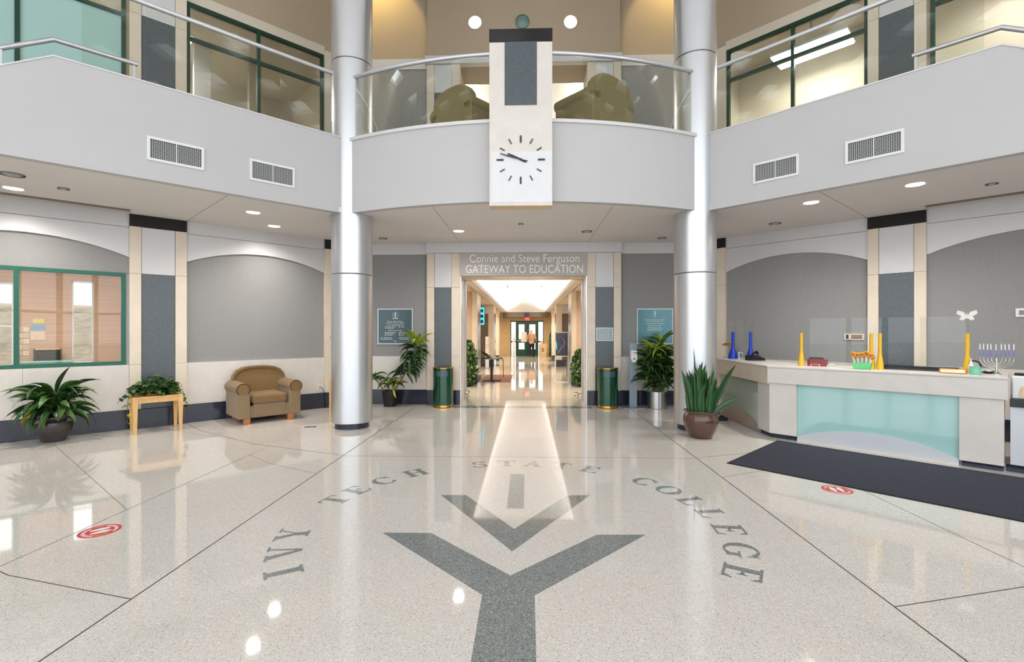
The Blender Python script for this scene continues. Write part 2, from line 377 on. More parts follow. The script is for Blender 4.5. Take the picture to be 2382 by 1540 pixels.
# serif letters (unit height) as lists of convex polygons
def arcband(cx, cy, rx, ry, t0, t1, w0, w1, n=18):
    out = []
    for i in range(n):
        a, b = [t0 + (t1 - t0) * (i + k) / n for k in (0, 1)]
        th = lambda t: w0 + (w1 - w0) * abs(math.cos(t)) ** 1.3
        P = lambda t, s: (cx + (rx - s) * math.cos(t), cy + (ry - s * 0.8) * math.sin(t))
        out.append([P(a, 0), P(b, 0), P(b, th(b)), P(a, th(a))])
    return out
def ser(x0, x1, top):
    y0, y1 = (0.92, 1.0) if top else (0.0, 0.08)
    return [(x0, y0), (x1, y0), (x1, y1), (x0, y1)]
def bx(x0, x1, y0, y1): return [(x0, y0), (x1, y0), (x1, y1), (x0, y1)]
GLY = {
 'I': (0.46, [bx(0.11, 0.36, 0, 1), ser(0, 0.46, 1), ser(0, 0.46, 0), [(0.02, 0.06), (0.44, 0.06), (0.33, 0.14), (0.13, 0.14)], [(0.02, 0.94), (0.13, 0.86), (0.33, 0.86), (0.44, 0.94)]]),
 'V': (1.0, [[(0.08, 1), (0.35, 1), (0.60, 0), (0.46, 0)], [(0.78, 1), (0.88, 1), (0.60, 0), (0.49, 0)], ser(0, 0.42, 1), ser(0.68, 1.0, 1)]),
 'Y': (1.0, [[(0.08, 1), (0.31, 1), (0.60, 0.42), (0.40, 0.42)], [(0.80, 1), (0.88, 1), (0.60, 0.42), (0.53, 0.42)], bx(0.375, 0.625, 0, 0.44), ser(0, 0.42, 1), ser(0.66, 1.0, 1), ser(0.27, 0.73, 0)]),
 'T': (0.92, [bx(0.335, 0.585, 0, 1), ser(0.03, 0.89, 1), [(0.03, 0.98), (0.0, 0.74), (0.04, 0.74), (0.14, 0.94)], [(0.89, 0.98), (0.92, 0.74), (0.88, 0.74), (0.78, 0.94)], ser(0.22, 0.70, 0)]),
 'E': (0.86, [bx(0.11, 0.36, 0, 1), ser(0, 0.78, 1), ser(0, 0.80, 0), [(0.78, 1), (0.80, 0.74), (0.76, 0.74), (0.64, 0.94)], [(0.80, 0), (0.86, 0.28), (0.82, 0.28), (0.66, 0.06)], bx(0.33, 0.58, 0.465, 0.555), [(0.58, 0.64), (0.54, 0.64), (0.48, 0.52), (0.54, 0.38), (0.58, 0.38)]]),
 'L': (0.84, [bx(0.11, 0.36, 0, 1), ser(0, 0.46, 1), ser(0, 0.78, 0), [(0.78, 0), (0.84, 0.30), (0.80, 0.30), (0.64, 0.06)]]),
 'H': (1.06, [bx(0.11, 0.36, 0, 1), bx(0.70, 0.95, 0, 1), bx(0.33, 0.73, 0.455, 0.545), ser(0, 0.46, 1), ser(0, 0.46, 0), ser(0.60, 1.06, 1), ser(0.60, 1.06, 0)]),
 'A': (1.04, [[(0.48, 1), (0.56, 1), (0.20, 0), (0.13, 0)], [(0.46, 1), (0.58, 1), (0.94, 0), (0.70, 0)], bx(0.26, 0.74, 0.30, 0.36), ser(0, 0.34, 0), ser(0.60, 1.04, 0)]),
 'O': (1.06, arcband(0.53, 0.5, 0.53, 0.51, 0, 2 * PI, 0.09, 0.25, 40)),
 'C': (1.0, arcband(0.53, 0.5, 0.53, 0.51, math.radians(42), math.radians(318), 0.09, 0.25, 32) + [[(0.88, 0.98), (0.93, 0.98), (0.95, 0.62), (0.90, 0.62)]]),
 'G': (1.08, arcband(0.53, 0.5, 0.53, 0.51, math.radians(42), math.radians(312), 0.09, 0.25, 32) + [[(0.88, 0.98), (0.93, 0.98), (0.95, 0.62), (0.90, 0.62)], bx(0.76, 0.94, 0.06, 0.44), bx(0.62, 1.06, 0.40, 0.46)]),
 'S': (0.74, arcband(0.37, 0.75, 0.33, 0.25, math.radians(20), math.radians(250), 0.09, 0.14, 18) + arcband(0.37, 0.27, 0.36, 0.27, math.radians(-160), math.radians(95), 0.09, 0.15, 18) + [bx(0.63, 0.68, 0.66, 0.98), bx(0.04, 0.09, 0.04, 0.34)]),
}
ECX, ECY, ER0, EH = -0.03, 4.06, 1.63, 0.243
WORDS = [('I', -121.5), ('V', -111.2), ('Y', -100.6), ('T', -75.4), ('E', -65.2), ('C', -53.6), ('H', -40.4),
         ('S', -15.0), ('T', -4.2), ('A', 6.2), ('T', 17.5), ('E', 29.0),
         ('C', 51.2), ('O', 61.8), ('L', 72.6), ('L', 82.9), ('E', 94.2), ('G', 106.6), ('E', 118.2)]
for ch, ang in WORDS:
    w, polys = GLY[ch]; t = math.radians(ang); mb = MB()
    for poly in polys:
        q = []
        for (x, y) in poly:
            lx = (x - w / 2) * EH * 1.0; r = ER0 + y * EH
            q.append((ECX + r * math.sin(t) + lx * math.cos(t), ECY + r * math.cos(t) - lx * math.sin(t)))
        zz_ = 0.0008 + 0.00001 * len(mb.f); mb.add([(a_, b_, zz_) for a_, b_ in q], [tuple(range(len(q)))])
    mb.build('inlay_letter', 'terrazzo_dark', floor)

# ================================================================== side walls
def arch(u0, u1, z0, z1, n=20):
    w = (u1 - u0) / 2; s = z1 - z0; Rr = (w * w + s * s) / (2 * s); c = (u0 + u1) / 2; zc = z1 - Rr
    a = math.asin(w / Rr)
    return [(c + Rr * math.sin(-a + 2 * a * i / n), zc + Rr * math.cos(-a + 2 * a * i / n)) for i in range(n + 1)]
def wall_segments(mb, u0, u1, b0, b1, z0, z1, openings):
    """solid wall as boxes around rectangular openings (u0,u1,z0,z1), sorted by u, not overlapping in u"""
    cur = u0
    for (a, b, c, d) in openings:
        mb.box(cur, a, b0, b1, z0, z1)
        if c > z0: mb.box(a, b, b0, b1, z0, c)
        if d < z1: mb.box(a, b, b0, b1, d, z1)
        cur = b
    mb.box(cur, u1, b0, b1, z0, z1)
def pilaster(F, wall, p0, p1, i0, i1, z0, zg, zt, capz, d=0.042, side='left', base=False):
    root = MB(F).box(i0, i1, 0.012, 0.058, z0 + 0.0, zt).build('pilaster', 'joint_dark', wall)
    for (a, b) in ((p0, i0), (i1, p1)):
        zz = [z0, 1.05, zg, zt] if z0 < 1 else [z0, zg, zt]
        for q in range(len(zz) - 1):
            MB(F).box(a + 0.001, b - 0.001, -d, 0.058, zz[q] + 0.0015, zz[q + 1] - 0.0015).build('stone_strip', 'marble_cream', root, bevel=0.003)
    MB(F).box(i0 + 0.004, i1 - 0.004, -d + 0.018, 0.012, z0 + 0.002, zg - 0.003).build('granite_panel', 'granite', root)
    MB(F).box(i0 + 0.004, i1 - 0.004, -d + 0.012, 0.012, zg + 0.002, zt - 0.002).build('metal_panel', 'metal_panel', root)
    if capz:
        MB(F).box(p0, p1, -d - 0.004, 0.058, capz[0], capz[1]).build('cap', 'cap_granite', root)
    return root
def side_wall(F, side, a0, a1, p0, p1, i0, i1):
    b0, b1 = p1 + 0.0, p1 + 2.44
    W = struct('wall_' + side, 'lower %s wall with arched grey panel bays and stone pilasters' % side)
    win = (b0 + 0.04, b1, 1.05, 2.545)
    mb = MB(F)
    wall_segments(mb, -0.3, 8.4, 0.06, 0.24, 0, ZS + 0.1, [win] if side == 'left' else [])
    mb.build('wall_core', 'fascia_paint', W)
    # baseboard
    BB = struct('baseboard_' + side, 'dark polished granite base along the %s wall' % side)
    for (u0, u1, d) in ((0.0, a0 - 0.27, 0.03), (a0 - 0.27, a0, 0.072), (a0, p0, 0.03), (p0, p1, 0.072), (p1, b1, 0.03), (b1, b1 + 0.76, 0.072)):
        MB(F).box(u0 + 0.001, u1 - 0.001, -d + 0.008, 0.058, 0.0, 0.314).build('base_slab', 'granite_navy', BB, bevel=0.004)
    for (u0, u1, hasarch) in ((a0, a1, 1), (b0, b1, 1)):
        n = 2
        for k in range(n):
            x0 = u0 + (u1 - u0) * k / n; x1 = u0 + (u1 - u0) * (k + 1) / n
            MB(F).box(x0 + 0.001, x1 - 0.001, 0.0, 0.058, 0.316, 1.048).build('wainscot_slab', 'marble', W, bevel=0.002)
        z1 = 3.052; ar = arch(u0, u1, 2.805, z1)
        MB(F).prism([(u0, 3.292)] + ar + [(u1, 3.292)], 0.0, 0.05).build('arch_spandrel', 'metal_panel', W)
        MB(F).box(u0, u1, 0.0, 0.05, 3.298, ZS + 0.1).build('frieze_panel', 'metal_panel', W)
        if side == 'left' and u0 == b0:
            MB(F).prism([(u0, 2.545)] + [(u0, 2.805)] + arch(u0, u1, 2.805, z1 + 0.02) + [(u1, 2.545)], 0.042, 0.059).build('fabric_panel', 'fabric_panel', W)
        else:
            MB(F).prism([(u0, 1.05)] + arch(u0, u1, 2.82, z1 + 0.02) + [(u1, 1.05)], 0.042, 0.059).build('fabric_panel', 'fabric_panel', W)
    pilaster(F, W, p0, p1, i0, i1, 0.314, 2.545, 3.315, (3.317, ZS))
    # corner pilaster by the column, and one beyond the frame
    for (q0, q1) in ((a0 - 0.27, a0), (b1, b1 + 0.76)):
        for (zz0, zz1) in ((0.316, 1.05), (1.052, 2.544), (2.546, 3.314)):
            MB(F).box(q0 + 0.001, q1 - 0.001, -0.042, 0.058, zz0, zz1).build('stone_strip', 'marble_cream', W, bevel=0.003)
        MB(F).box(q0, q1, -0.046, 0.058, 3.317, ZS).build('cap', 'cap_granite', W)
    MB(F).box(-0.1, a0 - 0.27, 0.0, 0.058, 0.316, ZS).build('corner_panel', 'metal_panel', W)
    # ---- upper storey
    U = struct('wall_upper_' + side, 'tan upper wall above the %s balcony' % side)
    wins = [(a0, a1 - 0.005, ZT, 7.375), (b0 + 0.04, b1, 4.0, 7.375)]
    mb = MB(F); wall_segments(mb, -0.3, 8.4, 0.06, 0.24, ZS + 0.1, ZROOF, wins); mb.build('wall_core', 'tan_paint', U)
    pilaster(F, U, p0, p1, i0, i1, ZT, 6.812, 9.0, None)
    MB(F).box(a0 - 0.27, a0, -0.03, 0.058, ZT, 7.45).build('stone_strip', 'marble_cream', U, bevel=0.003)
    MB(F).box(a0 - 0.02, a1, 0.03, 0.062, 7.38, 7.56).build('head_panel', 'cream_paint', U)
    return W, b0, b1
WL, bL0, bL1 = side_wall(FL, 'left', 0.773, 3.19, 3.19, 3.975, 3.357, 3.82)
WR, bR0, bR1 = side_wall(FR, 'right', 0.628, 3.014, 3.014, 3.773, 3.166, 3.62)

def window(F, n, label, u0, u1, z0, z1, mulls, transom, frame_m, glass_m, fw=0.055, b=(0.03, 0.11)):
    W = struct('window_%d' % n, label)
    mb = MB(F); mb.box(u0, u1, *b, z1 - fw, z1); mb.box(u0, u1, *b, z0, z0 + fw); mb.box(u0, u0 + fw, *b, z0 + fw, z1 - fw); mb.box(u1 - fw, u1, *b, z0 + fw, z1 - fw)
    mb.build('window_frame', frame_m, W)
    us = [u0 + fw] + sum([[m_ - fw / 2, m_ + fw / 2] for m_ in mulls], []) + [u1 - fw]
    for m_ in mulls: MB(F).box(m_ - fw / 2, m_ + fw / 2, *b, z0 + fw, z1 - fw).build('mullion', frame_m, W)
    zs = [z0 + fw, z1 - fw] if not transom else [z0 + fw, transom - fw / 2, transom + fw / 2, z1 - fw]
    for i in range(0, len(us), 2):
        if transom: MB(F).box(us[i], us[i + 1], *b, transom - fw / 2, transom + fw / 2).build('transom', frame_m, W)
        for j in range(0, len(zs), 2):
            g = glass_m if (not isinstance(glass_m, (list, tuple)) or j == 0) else None
            gm = glass_m if isinstance(glass_m, str) else glass_m[j // 2]
            MB(F).box(us[i], us[i + 1], 0.066, 0.072, zs[j], zs[j + 1]).build('pane', gm, W)
    return W
window(FL, 1, 'green framed office window on the left wall beside the potted plant', bL0 + 0.04, bL1, 1.05, 2.545, [5.262], None, 'green_frame', 'window_glass', fw=0.058)
window(FL, 2, 'upper left window with dark green frame and four panes', 0.773, 3.185, ZT, 7.375, [2.02], 6.752, 'green_frame_dark', 'window_glass')
window(FL, 3, 'upper far left window with pale teal frosted panes', bL0 + 0.04, bL1, 4.0, 7.375, [5.253], 6.752, 'green_frame_dark', ['teal_frost', 'window_glass'])
window(FR, 4, 'upper right window with dark green frame and lit room behind', 0.628, 3.01, ZT, 7.375, [1.85], 6.745, 'green_frame_dark', 'window_glass')
window(FR, 5, 'upper far right window beyond the granite pilaster', bR0 + 0.04, bR1, 4.0, 7.375, [4.95], 6.745, 'green_frame_dark', ['window_glass', 'window_glass'])

# rooms behind the upper windows and the office behind the lower left window
def room(F, side, u0, u1, d, z0, z1, wallm, ceilm='white_paint', name='wall_upper_room', label=''):
    W = struct(name + '_' + side, label)
    MB(F).box(u0, u1, d, d + 0.1, z0, z1).build('back_wall', wallm, W)
    MB(F).box(u0 - 0.1, u0, 0.24, d + 0.1, z0, z1).build('side_wall', wallm, W); MB(F).box(u1, u1 + 0.1, 0.24, d + 0.1, z0, z1).build('side_wall', wallm, W)
    MB(F).box(u0 - 0.1, u1 + 0.1, 0.24, d + 0.1, z1, z1 + 0.1).build('room_ceiling', ceilm, W)
    MB(F).box(u0 - 0.1, u1 + 0.1, 0.24, d + 0.1, z0 - 0.1, z0).build('room_floor', 'carpet', W)
    return W
room(FL, 'left', 0.3, 6.9, 3.4, ZT, 7.62, 'cream_paint', 'cream_paint', label='room behind the upper left windows')
room(FR, 'right', 0.3, 6.9, 1.5, ZT, 7.62, 'cream_paint', 'cream_paint', label='room behind the upper right windows')
MB(FL).box(2.45, 2.75, 1.9, 2.05, ZT, 7.6).build('pilaster_strip', 'metal_panel', bpy.data.objects['wall_upper_room_left'])
MB(FL).box(1.45, 1.70, 1.9, 2.05, ZT, 7.6).build('pilaster_strip', 'tan_paint', bpy.data.objects['wall_upper_room_left'])

OW = struct('wall_office', 'peach brick wall of the office behind the left window')
mb = MB(FL); wall_segments(mb, 3.4, 7.4, 2.83, 2.95, 0, 2.9, [(4.30, 4.63, 0.95, 2.60), (5.42, 6.9, 0.55, 2.5)]); mb.build('brick_wall', 'brick_peach', OW)
MB(FL).box(3.3, 3.4, 0.24, 2.95, 0, 2.9).build('side_wall', 'brick_peach', OW); MB(FL).box(7.4, 7.5, 0.24, 2.95, 0, 2.9).build('side_wall', 'cream_paint', OW)
MB(FL).box(3.3, 7.5, 0.24, 2.95, 2.9, 3.0).build('room_ceiling', 'white_paint', OW); MB(FL).box(3.3, 7.5, 0.24, 2.95, -0.1, 0).build('room_floor', 'carpet', OW)
for (a, b, c, d) in ((4.30, 4.63, 0.95, 2.60), (5.42, 6.9, 0.55, 2.5)):
    mb = MB(FL); mb.box(a, b, 2.86, 2.9, d - 0.04, d); mb.box(a, b, 2.86, 2.9, c, c + 0.04); mb.box(a, a + 0.03, 2.86, 2.9, c, d); mb.box(b - 0.03, b, 2.86, 2.9, c, d)
    mb.box(a, b, 2.86, 2.9, (c + d) / 2 + 0.15, (c + d) / 2 + 0.18); mb.build('outer_window_frame', 'white_plastic', OW)
sbuild(MB(FL).box(1.5, 10.5, 3.2, 14, -0.3, -0.2), 'floor_outside', 'lawn', 'lawn outside the office window')

sbuild(MB(FL).prism([(4.0, -0.3), (12, -0.3), (14, 1.2), (15, 2.3), (15, 2.6), (12, 2.4), (9, 1.0)], -2, 14, 'a'), 'floor_hillside', 'hill', 'grassy slope outside the office window')
# ================================================================== back wall, lower
WB = struct('wall_back', 'rear atrium wall around the corridor entrance')
mb = MB(); mb.box(-4.2, -1.38, YB + 0.06, 11.28, 0, ZS + 0.1); mb.box(1.40, 4.3, YB + 0.06, 11.28, 0, ZS + 0.1); mb.box(-1.38, 1.40, YB + 0.06, 11.28, 2.79, ZS + 0.1)
mb.build('wall_core', 'marble_cream', WB)
BBk = struct('baseboard_back', 'dark polished granite base along the rear wall')
for (x0, x1) in ((-3.59, -2.09), (2.11, 3.73)):
    MB(FB).box(x0, x1, -0.022, 0.058, 0, 0.314).build('base_slab', 'granite_navy', BBk, bevel=0.004)
    MB(FB).box(x0, x1, 0.0, 0.058, 0.316, 1.048).build('wainscot_slab', 'marble', WB, bevel=0.002)
    MB(FB).box(x0, x1, 0.03, 0.058, 1.05, 3.27).build('fabric_panel', 'fabric_panel', WB)
    MB(FB).box(x0, x1, 0.0, 0.058, 3.272, ZS).build('frieze_panel', 'metal_panel', WB)
for (p0, p1, i0, i1) in ((-2.09, -1.362, -1.925, -1.55), (1.382, 2.11, 1.56, 1.95)):
    pilaster(FB, WB, p0, p1, i0, i1, 0.314, 2.545, 3.29, None, d=0.07)
    MB(FB).box(p0, p1, -0.09, 0.058, 0, 0.314).build('base_slab', 'granite_navy', BBk, bevel=0.004)
MB(FB).box(-2.10, 2.12, -0.10, 0.058, 3.292, ZS).build('header_band', 'metal_panel', WB, bevel=0.003)
MB().box(-1.38, -1.34, 10.42, 10.50, 0, 2.79).build('door_jamb', 'steel', WB); MB().box(1.36, 1.40, 10.42, 10.50, 0, 2.79).build('door_jamb', 'steel', WB)
MB().box(-1.38, -1.33, 11.18, 11.28, 0, 2.79).build('door_jamb', 'steel', WB); MB().box(1.35, 1.40, 11.18, 11.28, 0, 2.79).build('door_jamb', 'steel', WB)

# ================================================================== soffit / ceiling of the ground floor
FCL, FCR = 10.56, 10.65
def arcpt(x, R, cy=13.46): return (x, cy - math.sqrt(R * R - x * x))
arcx = [-2.78 + 5.56 * k / 28 for k in range(29)]
SL = 13.50     # inner edge of the ceiling where the recessed strip starts
poly = [(-9, -9 + FCL + 0.02)] + [(-2.97, -2.97 + FCL + 0.02)] + [(x, arcpt(x, 6.4)[1] + 0.02) for x in arcx] + [(3.0, FCR - 3.0 + 0.02), (9, FCR - 9 + 0.02)]
pr = FR(bR0, -0.39, 0); pr2 = FR(bR0, 0.05, 0); pl = FL(bL0, -0.39, 0); pl2 = FL(bL0, 0.05, 0)
prE = FR(8.0, -0.39, 0); plE = FL(8.0, -0.39, 0)
poly += [prE[:2], pr[:2], pr2[:2], (3.73, YB + 0.05), (-3.59, YB + 0.05), pl2[:2], pl[:2], plE[:2]]
ceil = sbuild(MB().prism(poly, ZS, ZS + 0.08, 'c'), 'ceiling', 'soffit_paint', 'plain soffit under the upper balcony')
for F, b0 in ((FL, bL0), (FR, bR0)):
    MB(F).box(b0, 8.0, -0.40, 0.06, ZS + 0.045, ZS + 0.1).build('recessed_strip', 'slot_paint', ceil)
def seam(a, b):
    a = Vector((*a, 0)); b = Vector((*b, 0)); d = (b - a).normalized(); n = Vector((-d.y, d.x, 0)) * 0.004
    MB().prism([(p.x, p.y) for p in (a - n, b - n, b + n, a + n)], ZS - 0.001, ZS + 0.01, 'c').build('ceiling_seam', 'slot_paint', ceil)
pa = FL(3.19, -0.05, 0); seam(pa[:2], (-4.02, 6.56)); pa = FR(3.014, -0.05, 0); seam(pa[:2], (4.02, 6.66))
seam((-1.36, 10.36), (-1.36, 7.22)); seam((1.40, 10.36), (1.40, 7.22))

# ================================================================== balcony parapets (fascias)
fo = [(x, arcpt(x, 6.4)[1]) for x in arcx]; fi = [(x, arcpt(x, 6.28)[1]) for x in arcx][::-1]
PC = struct('wall_balcony_center', 'bowed grey balcony front below the clock')
MB().prism(fo + fi, ZS - 0.005, ZT - 0.05, 'c').build('fascia_panel', 'fascia_paint', PC)
fo2 = [(x, arcpt(x, 6.425)[1]) for x in arcx]; fi2 = [(x, arcpt(x, 6.24)[1]) for x in arcx][::-1]
MB().prism(fo2 + fi2, ZT - 0.05, ZT, 'c').build('ledge', 'metal_panel', PC)
def FFL(u, b, z):   # u from the column outwards along the left parapet
    return (-2.90 - u / R2 - b / R2, -2.90 + FCL - u / R2 + b / R2, z)
def FFR(u, b, z): return (2.95 + u / R2 + b / R2, FCR - 2.95 - u / R2 + b / R2, z)
for side, F, uc in (('left', FFL, (5.272 - 2.90) * R2), ('right', FFR, (5.249 - 2.95) * R2)):
    P = struct('wall_balcony_' + side, 'angled grey balcony parapet on the %s side' % side)
    ue = uc + 1.1; ze = ZT - 1.1 * 0.64
    MB(F).prism([(0, ZS - 0.005), (8.2, ZS - 0.005), (8.2, ze), (ue, ze), (uc, ZT), (0, ZT)], 0.0, 0.12).build('fascia_panel', 'fascia_paint', P)
    MB(F).prism([(0, ZT), (uc, ZT), (ue, ze), (8.2, ze), (8.2, ze + 0.018), (ue, ze + 0.018), (uc, ZT + 0.018), (0, ZT + 0.018)], -0.008, 0.13).build('ledge', 'metal_panel', P)
fl_poly = [(-5.2, -5.2 + FCL + 0.12)] + [(-2.9, -2.9 + FCL + 0.12)] + [(x, arcpt(x, 6.27)[1]) for x in arcx] + [(2.95, FCR - 2.95 + 0.12), (5.2, FCR - 5.2 + 0.12), (6.88, 14.2 - 6.88), (3.73, YB), (-3.59, YB), (-6.89, 14.06 - 6.89)]
sbuild(MB().prism(fl_poly, ZT - 0.12, ZT - 0.02, 'c'), 'floor_upper', 'carpet', 'upper balcony floor')

# ================================================================== back wall, upper
UB = struct('wall_upper_back', 'tan upper rear wall above the balcony')
mb = MB(); mb.box(-4.2, -1.38, YB + 0.06, 11.28, ZS + 0.1, ZROOF); mb.box(1.40, 4.3, YB + 0.06, 11.28, ZS + 0.1, ZROOF); mb.box(-1.38, 1.40, YB + 0.06, 11.28, 7.39, ZROOF); mb.box(-1.38, 1.40, YB + 0.06, 11.28, ZS + 0.1, ZT - 0.02)
mb.build('wall_core', 'tan_paint', UB)
for (x0, x1) in ((-3.59, -2.09), (2.11, 3.73)):
    MB(FB).box(x0, x1, 0.02, 0.058, ZT, 7.33).build('fabric_panel', 'fabric_panel', UB)
    MB(FB).box(x0, x1, 0.0, 0.058, 7.332, 7.56).build('frieze_panel', 'metal_panel', UB)
MB(FB).box(-2.075, 2.085, -0.09, 0.06, 7.56, ZROOF).build('bulkhead', 'tan_paint', UB)
MB(FB).box(-2.12, 2.13, -0.11, 0.06, 7.392, 7.56).build('header_band', 'metal_panel', UB)
for (p0, p1, i0, i1) in ((-2.09, -1.362, -1.925, -1.55), (1.382, 2.11, 1.56, 1.95)):
    pilaster(FB, UB, p0, p1, i0, i1, ZT, 6.78, 7.39, None, d=0.07)
# upper corridor behind the opening
UC = struct('wall_upper_corridor', 'bright upper corridor behind the balcony lounge')
MB().box(-2.2, -2.1, 11.28, 20, ZT, 8.6).build('side_wall', 'white_paint', UC); MB().box(2.1, 2.2, 11.28, 20, ZT, 8.6).build('side_wall', 'white_paint', UC)
MB().box(-2.2, 2.2, 20, 20.1, ZT, 8.6).build('end_wall', 'white_paint', UC); MB().box(-2.2, 2.2, 11.28, 20.1, 8.6, 8.7).build('corridor_ceiling', 'white_paint', UC)
MB().box(-2.2, 2.2, 11.28, 20.1, ZT - 0.12, ZT - 0.02).build('corridor_floor', 'carpet', UC)
for sx in (-1, 1):
    t_ = MB().box(sx * 1.6 - 0.15, sx * 1.6 + 0.15, 12, 19, 8.53, 8.595).build('ceiling_light_strip', 'fluor')
    tag(t_, 'long cove light strip on the %s side of the upper corridor ceiling' % ('left' if sx < 0 else 'right'), 'light')

# ================================================================== long corridor
XW = 1.42
CW = struct('wall_corridor', 'stone piers and alcoves lining the long corridor')
piers = [(14.4, 15.6), (21.7, 23.1), (25.7, 26.5)]
for sx in (-1, 1):
    def Fc(a, b, z, sx=sx): return (sx * a, b, z)
    MB(Fc).box(2.2, 2.3, 11.28, 31.2, 0, 2.9).build('alcove_back', 'tan_stone', CW)
    for k, (y0, y1) in enumerate(piers):
        MB(Fc).box(XW, 2.2, y0, y1, 0, 2.78).build('pier', 'rose_stone' if k == 0 else 'marble_cream', CW)
        MB(Fc).box(XW - 0.012, XW, y0 + 0.02, y0 + 0.28, 0, 2.78).build('stone_strip', 'marble_cream', CW)
        MB(Fc).box(XW - 0.008, XW, y0 + 0.34, y1 - 0.1, 0, 2.4).build('granite_panel', 'granite', CW)
        MB(Fc).box(XW - 0.02, 2.2, y0 - 0.02, y0, 0, 0.3).build('base_slab', 'granite_navy', CW)
        MB(Fc).box(XW - 0.02, XW, y0, y1, 0, 0.3).build('base_slab', 'granite_navy', CW)
        if k > 0:
            MB(Fc).box(1.66, 2.15, y0 - 0.015, y0, 0.3, 2.38).build('granite_panel', 'dark_brown', CW)
            MB(Fc).box(1.66, 2.15, y0 - 0.012, y0, 2.40, 2.76).build('metal_panel', 'metal_panel', CW)
        else:
            MB(Fc).box(XW, 1.56, y0 - 0.03, y0, 0.3, 2.78).build('stone_strip', 'marble_cream', CW)
    MB(Fc).box(XW, 2.3, 11.28, 31.2, 2.78, 2.86).build('alcove_soffit', 'cream_paint', CW)
    MB(Fc).box(1.20, XW + 0.02, 11.28, 31.2, 2.78, 2.82).build('cove_ledge', 'white_paint', CW)
    MB(Fc).box(1.20, 1.225, 11.28, 31.2, 2.82, 2.89).build('cove_lip', 'white_paint', CW)
    MB(Fc).box(XW, XW + 0.06, 11.28, 31.2, 2.82, 3.1).build('cove_wall', 'white_paint', CW)
    t_ = MB(Fc).box(1.28, 1.37, 11.5, 30.9, 2.825, 2.845).build('cove_light', 'cove_light')
    tag(t_, 'continuous cove light along the %s edge of the corridor ceiling' % ('left' if sx < 0 else 'right'), 'light')
va = arch(-XW - 0.02, XW + 0.02, 3.02, 3.58, 24); vo = arch(-XW - 0.02, XW + 0.02, 3.10, 3.66, 24)
sbuild(MB().prism([p for p in va] + [p for p in vo[::-1]], 11.28, 31.2, 'b'), 'ceiling_vault', 'white_paint', 'white vaulted corridor ceiling')
# end wall with doors
YE = 31.0
EW = struct('wall_corridor_end', 'tan end wall of the corridor around the green doors')
mb = MB(); mb.box(-2.3, -0.98, YE, YE + 0.15, 0, 3.7); mb.box(1.16, 2.3, YE, YE + 0.15, 0, 3.7); mb.box(-0.98, 1.16, YE, YE + 0.15, 2.26, 3.7); mb.build('end_wall', 'tan_stone', EW)
MB().box(-XW, XW, YE - 0.9, YE, 2.46, 2.77).build('dropped_soffit', 'dark_brown', EW)
MB().box(-XW, XW, YE - 0.95, YE - 0.9, 2.77, 3.7).build('vault_end', 'white_paint', EW)
D = struct('door_1', 'dark green glazed double doors at the end of the corridor')
def fm(x0, x1, z0, z1, name='door_frame', m='green_frame_dark', y0=YE + 0.02, y1=YE + 0.09, par=D): return MB().box(x0, x1, y0, y1, z0, z1).build(name, m, par)
mb = MB()
for x in (-0.98, -0.64, 0.04, 0.76, 1.11): mb.box(x, x + 0.06, YE + 0.02, YE + 0.09, 0, 2.26)
mb.box(-0.98, 1.16, YE + 0.02, YE + 0.09, 2.18, 2.26); mb.build('door_frame', 'green_frame_dark', D)
for (x0, x1) in ((-0.58, 0.06), (0.10, 0.76)):
    lf = MB(); lf.box(x0, x0 + 0.14, YE + 0.03, YE + 0.08, 0, 2.18); lf.box(x1 - 0.14, x1, YE + 0.03, YE + 0.08, 0, 2.18)
    lf.box(x0 + 0.14, x1 - 0.14, YE + 0.03, YE + 0.08, 0, 0.42); lf.box(x0 + 0.14, x1 - 0.14, YE + 0.03, YE + 0.08, 0.84, 1.08); lf.box(x0 + 0.14, x1 - 0.14, YE + 0.03, YE + 0.08, 2.02, 2.18)
    d_ = lf.build('door_leaf', 'green_frame_dark', D)
    MB().box(x0 + 0.14, x1 - 0.14, YE + 0.05, YE + 0.06, 0.42, 2.02).build('pane', 'window_glass', d_)
    MB().box(x0 + 0.04, x1 - 0.04, YE - 0.03, YE + 0.0, 0.95, 1.0).build('push_bar', 'steel', d_)
for (x0, x1) in ((-0.92, -0.64), (0.82, 1.11)):
    MB().box(x0, x1, YE + 0.05, YE + 0.06, 0, 2.18).build('sidelight_pane', 'window_glass', D); fm(x0, x1, 0.86, 0.96, 'side_rail')
sbuild(MB().box(-3, 3, YE + 0.16, YE + 8, -0.12, -0.01), 'floor_porch', 'cream_paint', 'pale paving outside the far doors')

# ================================================================== roof and rear (lets daylight in)
RF = struct('ceiling_roof', 'unseen skylit roof over the atrium, beams widened to cut top light')
MB().box(-10, 10, 8.2, 11.4, ZROOF, ZROOF + 0.2).build('roof_slab', 'white_paint', RF)
for k in range(9): MB().box(-10, 10, -7.2 + 1.92 * k, -5.95 + 1.92 * k, ZROOF, ZROOF + 0.25).build('roof_beam', 'white_paint', RF)  # unseen beams, made wide to hold back light from above
for k in range(11): MB().box(-10 + 1.98 * k, -9.0 + 1.98 * k, -7.2, 8.2, ZROOF + 0.05, ZROOF + 0.2).build('roof_bar', 'white_paint', RF)
WX = struct('wall_rear', 'glazed entrance wall behind the viewer')
for k in range(11): MB().box(-9.1 + 1.82 * k - 0.06, -9.1 + 1.82 * k + 0.06, -7.3, -7.1, 0, ZROOF).build('mullion', 'green_frame', WX)
for z in (0.0, 2.4, 4.8, 7.2): MB().box(-9.1, 9.1, -7.3, -7.1, z, z + 0.12).build('rail', 'green_frame', WX)
